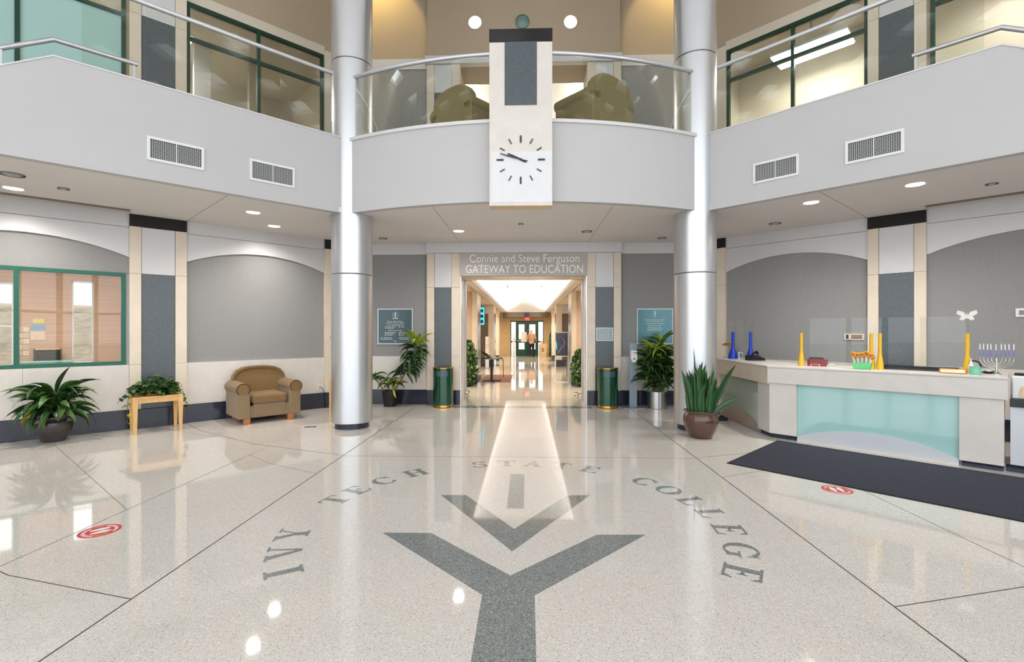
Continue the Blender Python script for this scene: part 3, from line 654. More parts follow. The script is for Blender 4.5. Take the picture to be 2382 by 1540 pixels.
for sx, yy in ((-1, 5.1), (1, 5.2)):  # unseen sides, part solid, part glazed, to shape side light and column reflections
    MB().box(min(sx * 9.0, sx * 9.15), max(sx * 9.0, sx * 9.15), -0.4, yy, 0, ZROOF).build('side_wall', 'cream_paint', WX)
    for k in range(4): MB().box(min(sx * 9.0, sx * 9.15), max(sx * 9.0, sx * 9.15), -7.2 + 1.7 * k, -7.08 + 1.7 * k, 0, ZROOF).build('mullion', 'green_frame', WX)
    for z in (0.0, 2.4, 4.8, 7.2): MB().box(min(sx * 9.02, sx * 9.13), max(sx * 9.02, sx * 9.13), -7.2, -0.4, z, z + 0.1).build('rail', 'green_frame', WX)
sbuild(MB().box(-60, 60, -70, -8.1, -0.4, -0.3), 'floor_forecourt', 'paving', 'unseen paving outside the entrance, pale to bounce light inside')
for sx in (-1, 1): sbuild(MB().box(min(sx * 10.2, sx * 40), max(sx * 10.2, sx * 40), -8.1, 4.0, -0.4, -0.3), 'floor_side_court' , 'paving', 'unseen paving beside the atrium, pale to bounce light inside')

# ================================================================== columns
for nm, (x, y) in (('left', (-2.84, 7.98)), ('right', (2.84, 7.98))):
    c = thing('column', 'round silver clad column %s' % ('on the left, between the armchair and the entrance' if nm == 'left' else 'on the right, behind the snake plant'), 'column', (x, y, 0), 'silver columns')
    MB().lathe([(0.275, 0.0), (0.275, 0.095)], x, y, 48).build('plinth', 'granite_navy', c, smooth=True)
    for z0, z1 in ((0.092, 2.526), (2.534, 6.016), (6.024, ZROOF)):
        MB().lathe([(0.322, z0), (0.33, z0 + 0.008), (0.33, z1 - 0.008), (0.322, z1)], x, y, 64).build('shaft', 'silver', c, smooth=True)
    MB().lathe([(0.318, 2.52), (0.318, 2.54)], x, y, 48).build('joint_ring', 'joint_dark', c); MB().lathe([(0.318, 6.01), (0.318, 6.03)], x, y, 48).build('joint_ring', 'joint_dark', c)

# ================================================================== clock pylon
ck = thing('clock_pylon', 'stone pylon with wall clock hanging on the balcony front', 'clock', (0, 6.97, 3.395))
MB().box(-0.45, 0.45, 6.885, 7.10, 3.395, 5.735).build('pylon_body', 'marble', ck, bevel=0.004)
MB().box(-0.445, 0.445, 6.89, 7.095, 3.392, 3.396).build('underside', 'tan_stone', ck)
MB().box(-0.452, 0.452, 6.876, 7.105, 5.737, 5.922).build('cap', 'cap_granite', ck, bevel=0.004)
MB().box(-0.230, 0.230, 6.878, 6.884, 4.83, 5.735).build('granite_panel', 'granite', ck)
MB().box(-0.42, 0.448, 6.880, 6.8845, 3.44, 4.168).build('exposure_patch', 'marble_exposure', ck)  # whiter sheet imitating an exposure step, not a separate stone slab
CZ = 4.046
for k in range(12):
    t = k * PI / 6; big = k % 3 == 0; w = 0.012 if big else 0.007
    def Fk(a, b, z, t=t): return (a * math.cos(t) + z * math.sin(t), b, CZ - a * math.sin(t) + z * math.cos(t))
    MB(Fk).box(-w, w, 6.868, 6.879, 0.245 if big else 0.265, 0.345 if big else 0.342).build('hour_mark', 'clock_ink', ck)
def hand(ang, l, tail, w, y, name, m='hand_ink'):
    t = math.radians(ang)
    def Fk(a, b, z): return (a * math.cos(t) + z * math.sin(t), b, CZ - a * math.sin(t) + z * math.cos(t))
    MB(Fk).prism([(-w, -tail), (w, -tail), (w, l * 0.4), (w * 0.7, l), (-w * 0.7, l), (-w, l * 0.4)], y, y + 0.004).build(name, m, ck)
hand(295.5, 0.205, 0.08, 0.012, 6.862, 'hour_hand'); hand(287, 0.305, 0.10, 0.007, 6.856, 'minute_hand'); hand(283.5, 0.305, 0.10, 0.0022, 6.851, 'second_hand')
MB(lambda a, b, z: (a, 6.858 + z, CZ + b)).lathe([(0.014, -0.012), (0.014, 0.008)], 0, 0, 16).build('hub', 'hand_ink', ck)

# ================================================================== balcony railings
def railing(label, pts, z_top, pan_breaks, gpts):
    r = thing('glass_railing', label, 'railing', (pts[0][0], pts[0][1], ZT), 'glass balcony railings')
    MB().tube([(x, y, z_top) for x, y in pts], 0.031, 14).build('handrail', 'silver', r, smooth=True)
    for i0, i1 in pan_breaks:
        q = gpts[i0:i1 + 1]; lf, rt = [], []
        for i in range(len(q)):
            p = q[max(0, i - 1)]; n = q[min(len(q) - 1, i + 1)]
            d = Vector((n[0] - p[0], n[1] - p[1], 0)).normalized(); w = Vector((-d.y, d.x, 0)) * 0.006; c = Vector((*q[i], 0))
            if i == 0: c = c + d * 0.006
            if i == len(q) - 1: c = c - d * 0.006
            lf.append(((c + w).x, (c + w).y)); rt.append(((c - w).x, (c - w).y))
        mb = MB().prism(lf + rt[::-1], ZT - 0.01, z_top - 0.02, 'c')
        mb.build('glass_panel', 'clear_glass', r, smooth=True)
    return r
ax = [-2.72 + 2.26 * k / 18 for k in range(19)]
cl = [arcpt(x, 6.36) for x in ax]; cr = [(-x, y) for x, y in cl][::-1]
railing('curved glass balcony railing left of the clock', cl, 5.70, [(0, 9), (9, 18)], cl)
railing('curved glass balcony railing right of the clock', cr, 5.70, [(0, 9), (9, 18)], cr)
for F, sd in ((FFL, 'left'), (FFR, 'right')):
    ps = [F(0.12 + 0.3 * k, 0.06, 0)[:2] for k in range(11)]
    railing('straight glass balcony railing above the %s air vents' % sd, ps, 5.73, [(0, 4), (4, 8), (8, 10)], ps)
    uc = ((5.272 - 2.90) if sd == 'left' else (5.249 - 2.95)) * R2
    h = thing('stair_handrail', 'low steel handrail on the sloping end of the %s parapet' % sd, 'handrail', F(uc, 0.05, ZT), 'stair handrails')
    MB(F).tube([(uc - 0.76, 0.05, 4.925), (uc, 0.05, 4.925), (uc + 1.05, 0.05, 4.925 - 1.05 * 0.64)], 0.027, 12).build('rail', 'steel', h, smooth=True)
    MB(F).box(uc - 0.735, uc - 0.715, 0.04, 0.06, ZT, 4.92).build('post', 'steel', h); MB(F).box(uc + 0.4, uc + 0.44, 0.03, 0.07, ZT - 0.35, 4.64).build('post', 'steel', h)

# ================================================================== air vents on the parapets
def vent(F, u0, u1, z0, z1, label):
    v = thing('air_vent', label, 'vent', F((u0 + u1) / 2, 0, z0), 'white air vents on the balcony')
    fw = 0.033
    mb = MB(F); mb.box(u0, u1, -0.016, 0, z0, z0 + fw); mb.box(u0, u1, -0.016, 0, z1 - fw, z1); mb.box(u0, u0 + fw, -0.016, 0, z0 + fw, z1 - fw); mb.box(u1 - fw, u1, -0.016, 0, z0 + fw, z1 - fw)
    mb.build('frame', 'grille_white', v)
    MB(F).box(u0 + fw, u1 - fw, -0.004, -0.001, z0 + fw, z1 - fw).build('backing', 'grille_dark', v)
    MB(F).box((u0 + u1) / 2 - 0.005, (u0 + u1) / 2 + 0.005, -0.014, -0.002, z0 + fw, z1 - fw).build('divider', 'grille_white', v)
    mb = MB(F)
    n = 24
    for k in range(1, n): x = u0 + fw + (u1 - u0 - 2 * fw) * k / n; mb.box(x - 0.0012, x + 0.0012, -0.009, -0.004, z0 + fw, z1 - fw)
    n = 13
    for k in range(1, n): z = z0 + fw + (z1 - z0 - 2 * fw) * k / n; mb.box(u0 + fw, u1 - fw, -0.008, -0.005, z - 0.0017, z + 0.0017)
    mb.build('grille', 'grille_white', v, kind='stuff')
q = lambda x: (x - 2.90) * R2
vent(FFL, q(4.237), q(4.672), 3.748, 4.05, 'white air vent on the left parapet, farther from the column')
vent(FFL, q(3.412), q(3.846), 3.748, 4.05, 'white air vent on the left parapet, next to the column')
q = lambda x: (x - 2.95) * R2
vent(FFR, q(3.430), q(3.857), 3.765, 4.062, 'white air vent on the right parapet, next to the column')
vent(FFR, q(4.238), q(4.665), 3.765, 4.062, 'white air vent on the right parapet, farther from the column')

# ================================================================== ceiling lights
def downlight(x, y, lit, label, r=0.10, power=26, z=ZS):
    d = thing('downlight', label, 'light', (x, y, z), 'recessed ceiling downlights')
    MB().lathe([(r + 0.018, z - 0.006), (r + 0.018, z + 0.002), (r, z + 0.002), (r, z - 0.006)], x, y, 28, close=False).build('trim_ring', 'white_plastic', d, smooth=True)
    MB().lathe([(0.001, z - 0.002), (r, z - 0.002), (r, z + 0.003)], x, y, 28, close=False).build('lens', 'lamp_lit' if lit else 'lamp_off', d)
    if lit:
        ld = bpy.data.lights.new('downlight_lamp', 'SPOT'); ld.energy = power * 4.5; ld.color = (1.0, 0.91, 0.80); ld.spot_size = math.radians(155); ld.spot_blend = 1.0; ld.shadow_soft_size = 0.08
        lo = bpy.data.objects.new('downlight_lamp', ld); COL.objects.link(lo); lo.parent = d; lo.location = (0, 0, -0.02)
downlight(-4.316, 7.617, 1, 'lit downlight over the armchair nearer the balcony edge')
downlight(-4.511, 8.628, 1, 'lit downlight close to the arched panel behind the armchair', power=26)
downlight(-6.782, 6.232, 1, 'lit downlight in front of the office window', power=34)
downlight(-1.216, 9.165, 1, 'lit downlight before the left entrance pilaster')
downlight(4.31, 7.29, 1, 'lit downlight over the left half of the reception desk', power=34)
downlight(5.145, 6.434, 1, 'lit downlight over the right half of the reception desk', power=34)
def eyeball(x, y, label, r=0.09):
    d = thing('ceiling_fixture', label, 'light', (x, y, ZS), 'unlit ceiling fixtures')
    MB().lathe([(r + 0.02, ZS - 0.012), (r + 0.02, ZS), (r, ZS), (r, ZS - 0.012)], x, y, 24, close=False).build('trim_ring', 'grey_plastic', d, smooth=True)
    MB().lathe([(0.001, ZS - 0.022), (r * 0.6, ZS - 0.02), (r, ZS - 0.001)], x, y, 24, close=False).build('lens', 'lamp_off', d, smooth=True)
eyeball(-2.871, 9.816, 'small unlit ceiling fixture above the left plaque', 0.07)
eyeball(2.852, 9.949, 'small unlit ceiling fixture above the right plaque', 0.07)
eyeball(1.234, 9.261, 'unlit ceiling fixture before the right entrance pilaster', 0.08)
eyeball(4.479, 8.664, 'unlit ceiling fixture near the right arched panel', 0.08)
eyeball(-0.017, 8.558, 'tiny ceiling sensor behind the clock pylon', 0.03)
eyeball(-6.109, 6.253, 'tiny ceiling sensor right of the far left downlight', 0.045)
eyeball(6.107, 6.428, 'tiny ceiling sensor near the right picture edge', 0.045)
eyeball(-6.176, 5.668, 'unlit ceiling fixture nearest the left picture edge', 0.10)
# round wall lights on the upper bulkhead
def wall_lamp(x, z, lit, label):
    d = thing('wall_light', label, 'light', (x, 10.38, z), 'round wall lights')
    Fw = lambda a, b, c: (x + a, 10.379 - c, z + b)
    MB(Fw).lathe([(0.150, 0), (0.150, 0.03), (0.135, 0.04), (0.135, 0)], 0, 0, 32, close=False).build('rim', 'lamp_teal' if not lit else 'white_plastic', d, smooth=True)
    MB(Fw).lathe([(0.134, 0.0), (0.13, 0.025), (0.07, 0.05), (0.001, 0.055)], 0, 0, 32, close=False).build('lens', 'lamp_warm' if lit else 'lamp_teal', d, smooth=True)
wall_lamp(-1.032, 8.25, 1, 'lit round wall light left above the clock'); wall_lamp(1.021, 8.22, 1, 'lit round wall light right above the clock'); wall_lamp(-0.012, 8.26, 0, 'unlit round wall fixture directly above the clock')
# warm wall washers high in the upper corners
def washer(loc, target, label, power):
    d = thing('wall_washer', label, 'light', loc, 'warm wall washers')
    MB().box(loc[0] - 0.1, loc[0] + 0.1, loc[1] - 0.1, loc[1] + 0.1, loc[2] + 0.05, loc[2] + 0.25).build('housing', 'white_plastic', d)
    ld = bpy.data.lights.new('washer_lamp', 'SPOT'); ld.energy = power; ld.color = (1.0, 0.72, 0.26); ld.spot_size = math.radians(80); ld.spot_blend = 0.25; ld.shadow_soft_size = 0.04
    lo = bpy.data.objects.new('washer_lamp', ld); COL.objects.link(lo); lo.parent = d
    lo.rotation_euler = (Vector(target) - Vector(loc)).to_track_quat('-Z', 'Y').to_euler()
washer((-3.2, 9.75, 9.3), (-3.1, 10.5, 8.7), 'warm wall washer high in the upper left corner', 60)
washer((3.3, 9.75, 9.3), (3.2, 10.5, 8.7), 'warm wall washer high in the upper right corner', 60)

# fluorescent fixtures behind the upper windows
def fluor(F, u0, u1, b0, b1, z, label, m, tilt=0.0):
    d = thing('fluorescent_fixture', label, 'light', F((u0 + u1) / 2, (b0 + b1) / 2, z), 'fluorescent fixtures upstairs')
    MB(F).box(u0, u1, b0, b1, z + 0.03, z + 0.08).build('housing', 'white_plastic', d); MB(F).box(u0 + 0.02, u1 - 0.02, b0 + 0.02, b1 - 0.02, z, z + 0.03).build('diffuser', m, d)
    MB(F).box((u0 + u1) / 2 - 0.02, (u0 + u1) / 2 + 0.02, (b0 + b1) / 2 - 0.02, (b0 + b1) / 2 + 0.02, z + 0.08, 7.62).build('hanger', 'white_plastic', d)
fluor(FR, 1.35, 2.65, 0.34, 0.95, 7.02, 'bright fluorescent fixture behind the upper right window', 'fluor')
fluor(FR, 4.4, 5.9, 0.6, 0.9, 7.2, 'fluorescent fixture behind the upper far right window', 'fluor')
fluor(FL, 2.95, 3.9, 0.7, 0.95, 7.1, 'dim fluorescent fixture behind the upper left window', 'fluor_dim')
fluor(FL, 3.3, 3.85, 1.2, 2.9, 7.3, 'fluorescent fixture deep inside the upper left room', 'fluor')  # added out of sight to brighten the dark room
fluor(FL, 4.6, 5.9, 1.6, 1.85, 7.1, 'fluorescent fixture behind the teal upper window', 'fluor')  # added behind the frosted panes to help light the left room
of = thing('office_light', 'flat ceiling light in the office behind the left window', 'light', FL(5.4, 1.5, 2.88))
MB(FL).box(4.2, 6.3, 0.32, 0.72, 2.86, 2.9).build('diffuser', 'fluor', of)

# ================================================================== entrance sign
sg = thing('entrance_sign', 'brushed metal sign over the corridor entrance reading Gateway to Education', 'sign', (0.02, 10.38, 2.79))
MB().box(-1.36, 1.38, 10.375, 10.53, 2.792, 3.289).build('board', 'sign_metal', sg, bevel=0.003)
text('Connie and Steve Ferguson', 0.24, 'sign_letter', sg, (0.03, 10.366, 3.155), (PI / 2, 0, 0), 'letter', 0.008, width=2.36)
text('GATEWAY TO EDUCATION', 0.25, 'sign_letter', sg, (0.03, 10.366, 2.925), (PI / 2, 0, 0), 'letter', 0.008, width=2.52)

# ================================================================== plaques
def plaque(x, z, w, h, y, label, board, edge, lines, emblem):
    p = thing('plaque', label, 'plaque', (x, y, z - h / 2), 'wall plaques')
    mb = MB(); e = 0.025
    mb.box(x - w / 2, x + w / 2, y - 0.03, y, z + h / 2 - e, z + h / 2); mb.box(x - w / 2, x + w / 2, y - 0.03, y, z - h / 2, z - h / 2 + e); mb.box(x - w / 2, x - w / 2 + e, y - 0.03, y, z - h / 2 + e, z + h / 2 - e); mb.box(x + w / 2 - e, x + w / 2, y - 0.03, y, z - h / 2 + e, z + h / 2 - e)
    mb.build('border', edge, p)
    MB().box(x - w / 2 + e, x + w / 2 - e, y - 0.02, y, z - h / 2 + e, z + h / 2 - e).build('board', board, p)
    mb = MB()
    for (lx, lz, lw) in lines:
        n = max(2, int(lw / 0.05)); cx_ = x + lx - lw / 2
        for k in range(n):
            wd = lw / n * random.uniform(0.55, 0.9); mb.box(cx_ + k * lw / n, cx_ + k * lw / n + wd, y - 0.023, y - 0.02, z + lz - 0.007, z + lz + 0.007)
    mb.build('engraved_lines', edge, p, kind='stuff')
    if emblem:
        ez = z + emblem
        MB().prism([(x, ez + 0.08), (x + 0.022, ez + 0.03), (x + 0.014, ez - 0.01), (x + 0.01, ez - 0.07), (x - 0.01, ez - 0.07), (x - 0.014, ez - 0.01), (x - 0.022, ez + 0.03)], y - 0.024, y - 0.02).build('torch_emblem', edge, p)
    return p
pl_ = plaque(-2.80, 1.70, 0.785, 0.785, YB + 0.03, 'dark slate dedication plaque on the grey panel left of the entrance', 'plaque_slate', 'plaque_light',
       [(0, 0.11, 0.34), (0, 0.075, 0.40), (0, 0.03, 0.36), (-0.10, -0.01, 0.26), (0.14, -0.01, 0.14), (-0.12, -0.04, 0.2), (0, -0.09, 0.30), (-0.10, -0.13, 0.26), (0.15, -0.13, 0.14), (-0.12, -0.16, 0.22), (0.16, -0.16, 0.16), (-0.14, -0.19, 0.18), (0.14, -0.19, 0.12), (-0.19, -0.25, 0.24), (0.21, -0.25, 0.26), (-0.19, -0.28, 0.28), (0.2, -0.28, 0.2), (0, -0.32, 0.08)], 0.24)
Fp = lambda a, b, c: (-2.80 + a, YB + 0.03 - c, 1.95 + b)
MB(Fp).tube([(0.065 * math.cos(t * PI / 10 - PI * 0.3), 0.065 * math.sin(t * PI / 10 - PI * 0.3), 0.022) for t in range(17)], 0.004, 6).build('emblem_ring', 'plaque_light', pl_)
MB().box(-2.86, -2.74, YB + 0.006, YB + 0.01, 1.865, 1.885).build('emblem_base', 'plaque_light', pl_)
plaque(2.845, 1.70, 0.775, 0.775, YB + 0.03, 'teal dedication plaque behind the tall plant right of the entrance', 'plaque_teal', 'plaque_light',
       [(0, 0.14, 0.44), (0, 0.105, 0.34), (0, 0.06, 0.40), (0, 0.01, 0.30), (0, -0.03, 0.30), (0, -0.06, 0.34), (0, -0.09, 0.3), (0.2, -0.28, 0.1)], 0.27)
plaque(1.756, 1.53, 0.37, 0.29, 10.42, 'small grey plaque on the granite pilaster right of the entrance', 'plaque_grey', 'plaque_light',
       [(0, 0.08, 0.26), (0, 0.05, 0.24), (0, 0.01, 0.28), (0, -0.02, 0.24), (0, -0.06, 0.26), (0, -0.09, 0.22)], None)

# small wall devices
an = thing('annunciator_panel', 'cream wall panel with rows of red and green indicator lights', 'panel', FR(2.815, 0.0, 1.44))
MB(FR).box(2.67, 2.96, 0.015, 0.042, 1.445, 1.555).build('plate', 'paper_peach', an, bevel=0.003)
MB(FR).box(2.70, 2.735, 0.010, 0.015, 1.465, 1.535).build('switch', 'clock_ink', an)
MB(FR).box(2.74, 2.77, 0.010, 0.015, 1.465, 1.535).build('label_strip', 'white_plastic', an)
for k in range(6):
    MB(FR).box(2.775 + 0.026 * k, 2.797 + 0.026 * k, 0.009, 0.015, 1.502, 1.53).build('indicator', 'can_green', an)
    MB(FR).box(2.775 + 0.026 * k, 2.797 + 0.026 * k, 0.009, 0.015, 1.468, 1.494).build('indicator', 'red_box' if k % 2 == 0 else 'black', an)
ws = thing('wall_notice', 'small white notice plate on the right wall at the picture edge', 'sign', FR(4.8, 0.0, 1.80))
MB(FR).box(4.74, 4.86, 0.02, 0.042, 1.80, 1.925).build('plate', 'white_plastic', ws, bevel=0.004)
MB(FR).box(4.775, 4.825, 0.017, 0.02, 1.83, 1.895).build('pictogram', 'grey_plastic', ws)
ot = thing('wall_outlet', 'white wall outlet with green cord behind the armchair', 'outlet', FL(0.89, 0, 0.44))
MB(FL).box(0.855, 0.925, -0.012, 0.0, 0.385, 0.50).build('plate', 'paper_white', ot, bevel=0.003)
MB(FL).box(0.875, 0.905, -0.03, -0.012, 0.43, 0.46).build('plug', 'paper_yellow', ot)
cc = MB(FL).tube([(0.89, -0.035, 0.445), (0.84, -0.05, 0.42), (0.80, -0.05, 0.32), (0.78, -0.05, 0.15), (0.72, -0.06, 0.03), (0.60, -0.08, 0.012), (0.45, -0.1, 0.012)], 0.006, 8).build('power_cord', 'cord_green'); tag(cc, 'thin green power cord trailing from the outlet to the floor', 'cord')
fg = thing('floor_grille', 'small dark floor grille beside the left column', 'grille', (-3.524, 7.927, 0))
Fg = rotframe((-3.524, 7.927, 0), math.radians(12)); MB(Fg).box(-0.09, 0.09, -0.045, 0.045, 0.0, 0.004).build('frame', 'joint_dark', fg)
for k in range(5): MB(Fg).box(-0.08, 0.08, -0.036 + 0.016 * k, -0.030 + 0.016 * k, 0.004, 0.006).build('slat', 'steel', fg)

# ================================================================== armchairs
def armchair(loc, ang, label, fab, side_fab, group):
    c = thing('armchair', label, 'armchair', loc, group); F = rotframe(loc, ang)   # faces -b
    # base
    MB(F).box(-0.40, 0.40, -0.40, 0.40, 0.10, 0.30).build('base', side_fab, c, smooth=True, bevel=0.015, seg=3)
    MB(F).box(-0.265, 0.265, -0.405, -0.36, 0.13, 0.335).build('front_panel', side_fab, c, smooth=True, bevel=0.012, seg=3)
    # seat cushion
    MB(F).box(-0.285, 0.285, -0.44, 0.18, 0.335, 0.50).build('seat_cushion', fab, c, smooth=True, bevel=0.05, seg=4)
    # back with arched top, leaning
    pts = []
    prof = [(-0.43, 0.30), (-0.45, 0.55), (-0.45, 0.70), (-0.43, 0.80), (-0.37, 0.885), (-0.27, 0.935), (-0.14, 0.955), (0, 0.96)]
    prof = prof + [(-x, z) for x, z in prof[:-1]][::-1]
    n = len(prof); mb = MB(F)
    lean = lambda z: 0.17 + (z - 0.3) * 0.12
    rings = [(-0.02, 0.92), (-0.06, 0.985), (-0.03, 1.0), (0.16, 1.0), (0.20, 0.96)]
    P = []
    for (d, s) in [(0.04, 0.90), (0.0, 0.97), (0.03, 1.0), (0.17, 1.0), (0.21, 0.95)]:
        for (x, z) in prof: zz = 0.3 + (z - 0.3) * s; P.append((x * s, lean(zz) + d - 0.06, zz))
    fcs = [tuple(range(n))[::-1], tuple(range(4 * n, 5 * n))]
    for r in range(4): fcs += [(r * n + i, r * n + (i + 1) % n, (r + 1) * n + (i + 1) % n, (r + 1) * n + i) for i in range(n)]
    mb.add(P, fcs); back = mb.build('backrest', fab, c, smooth=True, bevel=0.01, seg=2)
    MB(F).tube([(x * 0.985, lean(z * 0.99) - 0.045, 0.3 + (z - 0.3) * 0.985) for x, z in prof[1:-1]], 0.006, 6).build('piping', 'piping', back)
    # arms with rolled tops
    for s in (-1, 1):
        xa = s * 0.40
        a = MB(F).box(xa + s * 0.02 - 0.095, xa + s * 0.02 + 0.095, -0.452, 0.36, 0.10, 0.62).build('arm', side_fab, c, smooth=True, bevel=0.018, seg=3)
        Fa = lambda p, q_, t, F=F, xa=xa, s=s: F(xa + s * 0.03 + p, t, 0.60 + q_)
        MB(Fa).lathe([(0.001, -0.455), (0.095, -0.455), (0.110, -0.445), (0.113, -0.42), (0.113, 0.34), (0.10, 0.36), (0.001, 0.36)], 0, 0, 28, close=False).build('arm_roll', fab, a, smooth=True)
        MB(Fa).tube([(0.104 * math.cos(t * PI / 12), 0.104 * math.sin(t * PI / 12), -0.456) for t in range(-3, 16)], 0.006, 6).build('piping', 'piping', a)
    for (x, y) in ((-0.36, -0.36), (0.36, -0.36), (-0.36, 0.34), (0.36, 0.34)):
        MB(F).prism([(x - 0.05, y - 0.05), (x + 0.05, y - 0.05), (x + 0.05, y + 0.05), (x - 0.05, y + 0.05)], 0.0, 0.11, 'c').build('foot', 'wood_orange', c, bevel=0.006)
    return c
armchair((-4.73, 8.64, 0), math.radians(45), 'brown tweed armchair with rolled arms against the left wall', 'chair_fabric', 'chair_fabric_side', 'armchairs')
armchair((-0.96, 8.25, ZT - 0.02), math.radians(140), 'olive armchair seen from behind on the balcony left of the clock', 'chair_olive', 'chair_olive', 'armchairs')
armchair((1.24, 7.98, ZT - 0.02), math.radians(222), 'olive armchair seen from behind on the balcony right of the clock', 'chair_olive', 'chair_olive', 'armchairs')

# ================================================================== pine plant table
TB = (-5.918, 7.62, 0); Ft = rotframe(TB, math.radians(45))
t = thing('plant_table', 'small pine table holding ivy in front of the left pilaster', 'table', TB)
MB(Ft).box(-0.325, 0.325, -0.275, 0.275, 0.545, 0.575).build('tabletop', 'wood_pine', t, bevel=0.006)
mb = MB(Ft); mb.box(-0.27, 0.27, -0.26, -0.24, 0.475, 0.545); mb.box(-0.27, 0.27, 0.24, 0.26, 0.475, 0.545); mb.box(-0.31, -0.29, -0.22, 0.22, 0.475, 0.545); mb.box(0.29, 0.31, -0.22, 0.22, 0.475, 0.545); mb.build('apron', 'wood_pine', t)
for (x, y) in ((-1, -1), (1, -1), (-1, 1), (1, 1)):
    x0, y0 = x * 0.292, y * 0.242; p = []
    for (w, z, ox, oy) in ((0.022, 0.0, 0, 0), (0.033, 0.46, 0, 0), (0.033, 0.545, 0, 0)):
        p += [(x0 - w, y0 - w, z), (x0 + w, y0 - w, z), (x0 + w, y0 + w, z), (x0 - w, y0 + w, z)]
    MB(Ft).add(p, [(3, 2, 1, 0), (8, 9, 10, 11)] + [(r * 4 + i, r * 4 + (i + 1) % 4, r * 4 + 4 + (i + 1) % 4, r * 4 + 4 + i) for r in (0, 1) for i in range(4)]).build('leg', 'wood_pine', t, bevel=0.003)
# sliver of another pine table behind the left column
t = thing('side_table', 'pine side table almost hidden behind the left column', 'table', (-3.18, 8.56, 0))
MB().box(-3.39, -2.98, 8.36, 8.76, 0.715, 0.745).build('tabletop', 'wood_pine', t, bevel=0.004)
for (x, y) in ((-3.367, 8.385), (-3.003, 8.385), (-3.367, 8.735), (-3.003, 8.735)): MB().box(x - 0.022, x + 0.022, y - 0.022, y + 0.022, 0, 0.715).build('leg', 'wood_pine', t)

# ================================================================== plants
LEAF = {}
def leaf_mesh(kind, droop, material):
    key = (kind, droop, material)
    if key in LEAF: return LEAF[key]
    n = 7; v = []; f = []; x = z = 0.0; ang = 0.0
    for i in range(n + 1):
        t = i / n
        if kind == 'blade': w = 0.5 * (math.sin(PI * min(1, t * 0.92 + 0.06)) ** 0.8) * (1 - 0.2 * t)
        elif kind == 'sword': w = 0.5 * (0.6 + 0.4 * min(1, t * 3)) * (1 - max(0, (t - 0.5) / 0.5) ** 2.2)
        else: w = 0.5 * math.sin(PI * (t ** 0.7) * 0.97 + 0.03)       # heart / oval
        if i == n: w = 0.01
        fold = 0.25 * w
        v += [(x, -w, z + fold), (x, 0, z), (x, w, z + fold)]
        ang = -droop * (t ** 1.2); x += math.cos(ang) / n; z += math.sin(ang) / n
    for i in range(n):
        a = i * 3; f += [(a, a + 1, a + 4, a + 3), (a + 1, a + 2, a + 5, a + 4)]
    me = bpy.data.meshes.new('leaf'); me.from_pydata(v, [], f); me.materials.append(MATS[material])
    for p in me.polygons: p.use_smooth = True
    LEAF[key] = me; return me
def leaf(parent, pos, az, el, L, W, kind='blade', droop=1.2, material='leaf_mid', roll=0.0):
    o = bpy.data.objects.new('leaf', leaf_mesh(kind, droop, material)); COL.objects.link(o); o.parent = parent
    M = Matrix.Rotation(az, 4, 'Z') @ Matrix.Rotation(-el, 4, 'Y') @ Matrix.Rotation(roll, 4, 'X') @ Matrix.Diagonal((L, W, L, 1))
    o.matrix_local = Matrix.Translation(Vector(pos) - ORG[parent.name]) @ M
    return o
U = random.uniform
def bulb_pot(c, r, h, m, parent, neck=0.80):
    x, y = c
    prof = [(0.001, 0.0), (r * 0.58, 0.0), (r * 0.64, 0.01), (r * 0.86, h * 0.30), (r * 1.0, h * 0.60), (r * 0.97, h * 0.78), (r * neck, h * 0.90), (r * (neck + 0.03), h * 0.95), (r * (neck + 0.12), h * 0.97), (r * (neck + 0.12), h), (r * (neck + 0.02), h), (r * (neck - 0.04), h * 0.90), (0.001, h * 0.90)]
    p = MB().lathe(prof, x, y, 40, close=False).build('pot', m, parent, smooth=True)
    MB().lathe([(0.001, h * 0.91), (r * (neck - 0.03), h * 0.91)], x, y, 24, close=False).build('soil', 'soil', p)

# leafy plant in bronze pot under the office window
P0 = (-6.80, 6.80); pt = thing('potted_plant', 'spreading dark leafy plant in a bronze pot under the office window', 'plant', (*P0, 0))
bulb_pot(P0, 0.215, 0.36, 'pot_bronze', pt, 0.74)
for k in range(100):
    az = U(0, 2 * PI); lvl = U(0, 1) ** 0.8; rad = U(0.03, 0.13)
    px, py = P0[0] + rad * math.cos(az), P0[1] + rad * math.sin(az)
    # keep clear of the wall behind
    toward = (math.cos(az) * -1 + math.sin(az)) / R2
    el = U(-0.1, 0.5) + lvl * 0.8; L = U(0.32, 0.60)
    if toward > 0.25: el = max(el, 0.9); L *= 0.6
    z0 = 0.36 + lvl * 0.28
    MB().tube([(P0[0] + 0.5 * (px - P0[0]), P0[1] + 0.5 * (py - P0[1]), 0.32), (px, py, z0)], 0.005, 5).build('stalk', 'stem_green', pt)
    leaf(pt, (px, py, z0), az + U(-0.3, 0.3), el, L, U(0.085, 0.13), 'blade', U(1.25, 2.5) // 0.25 * 0.25, random.choice(['leaf_dark', 'leaf_dark', 'leaf_dark', 'leaf_mid']), U(-0.5, 0.5))
leaf(pt, (P0[0] + 0.07, P0[1] - 0.02, 0.70), -PI / 4 + 0.9, 1.25, 0.42, 0.11, 'blade', 0.25, 'leaf_dark', 0.4)
leaf(pt, (P0[0] - 0.10, P0[1] - 0.2, 0.42), -PI / 2 - 0.6, -0.6, 0.26, 0.11, 'blade', 1.5, 'leaf_yellow', 0.4)
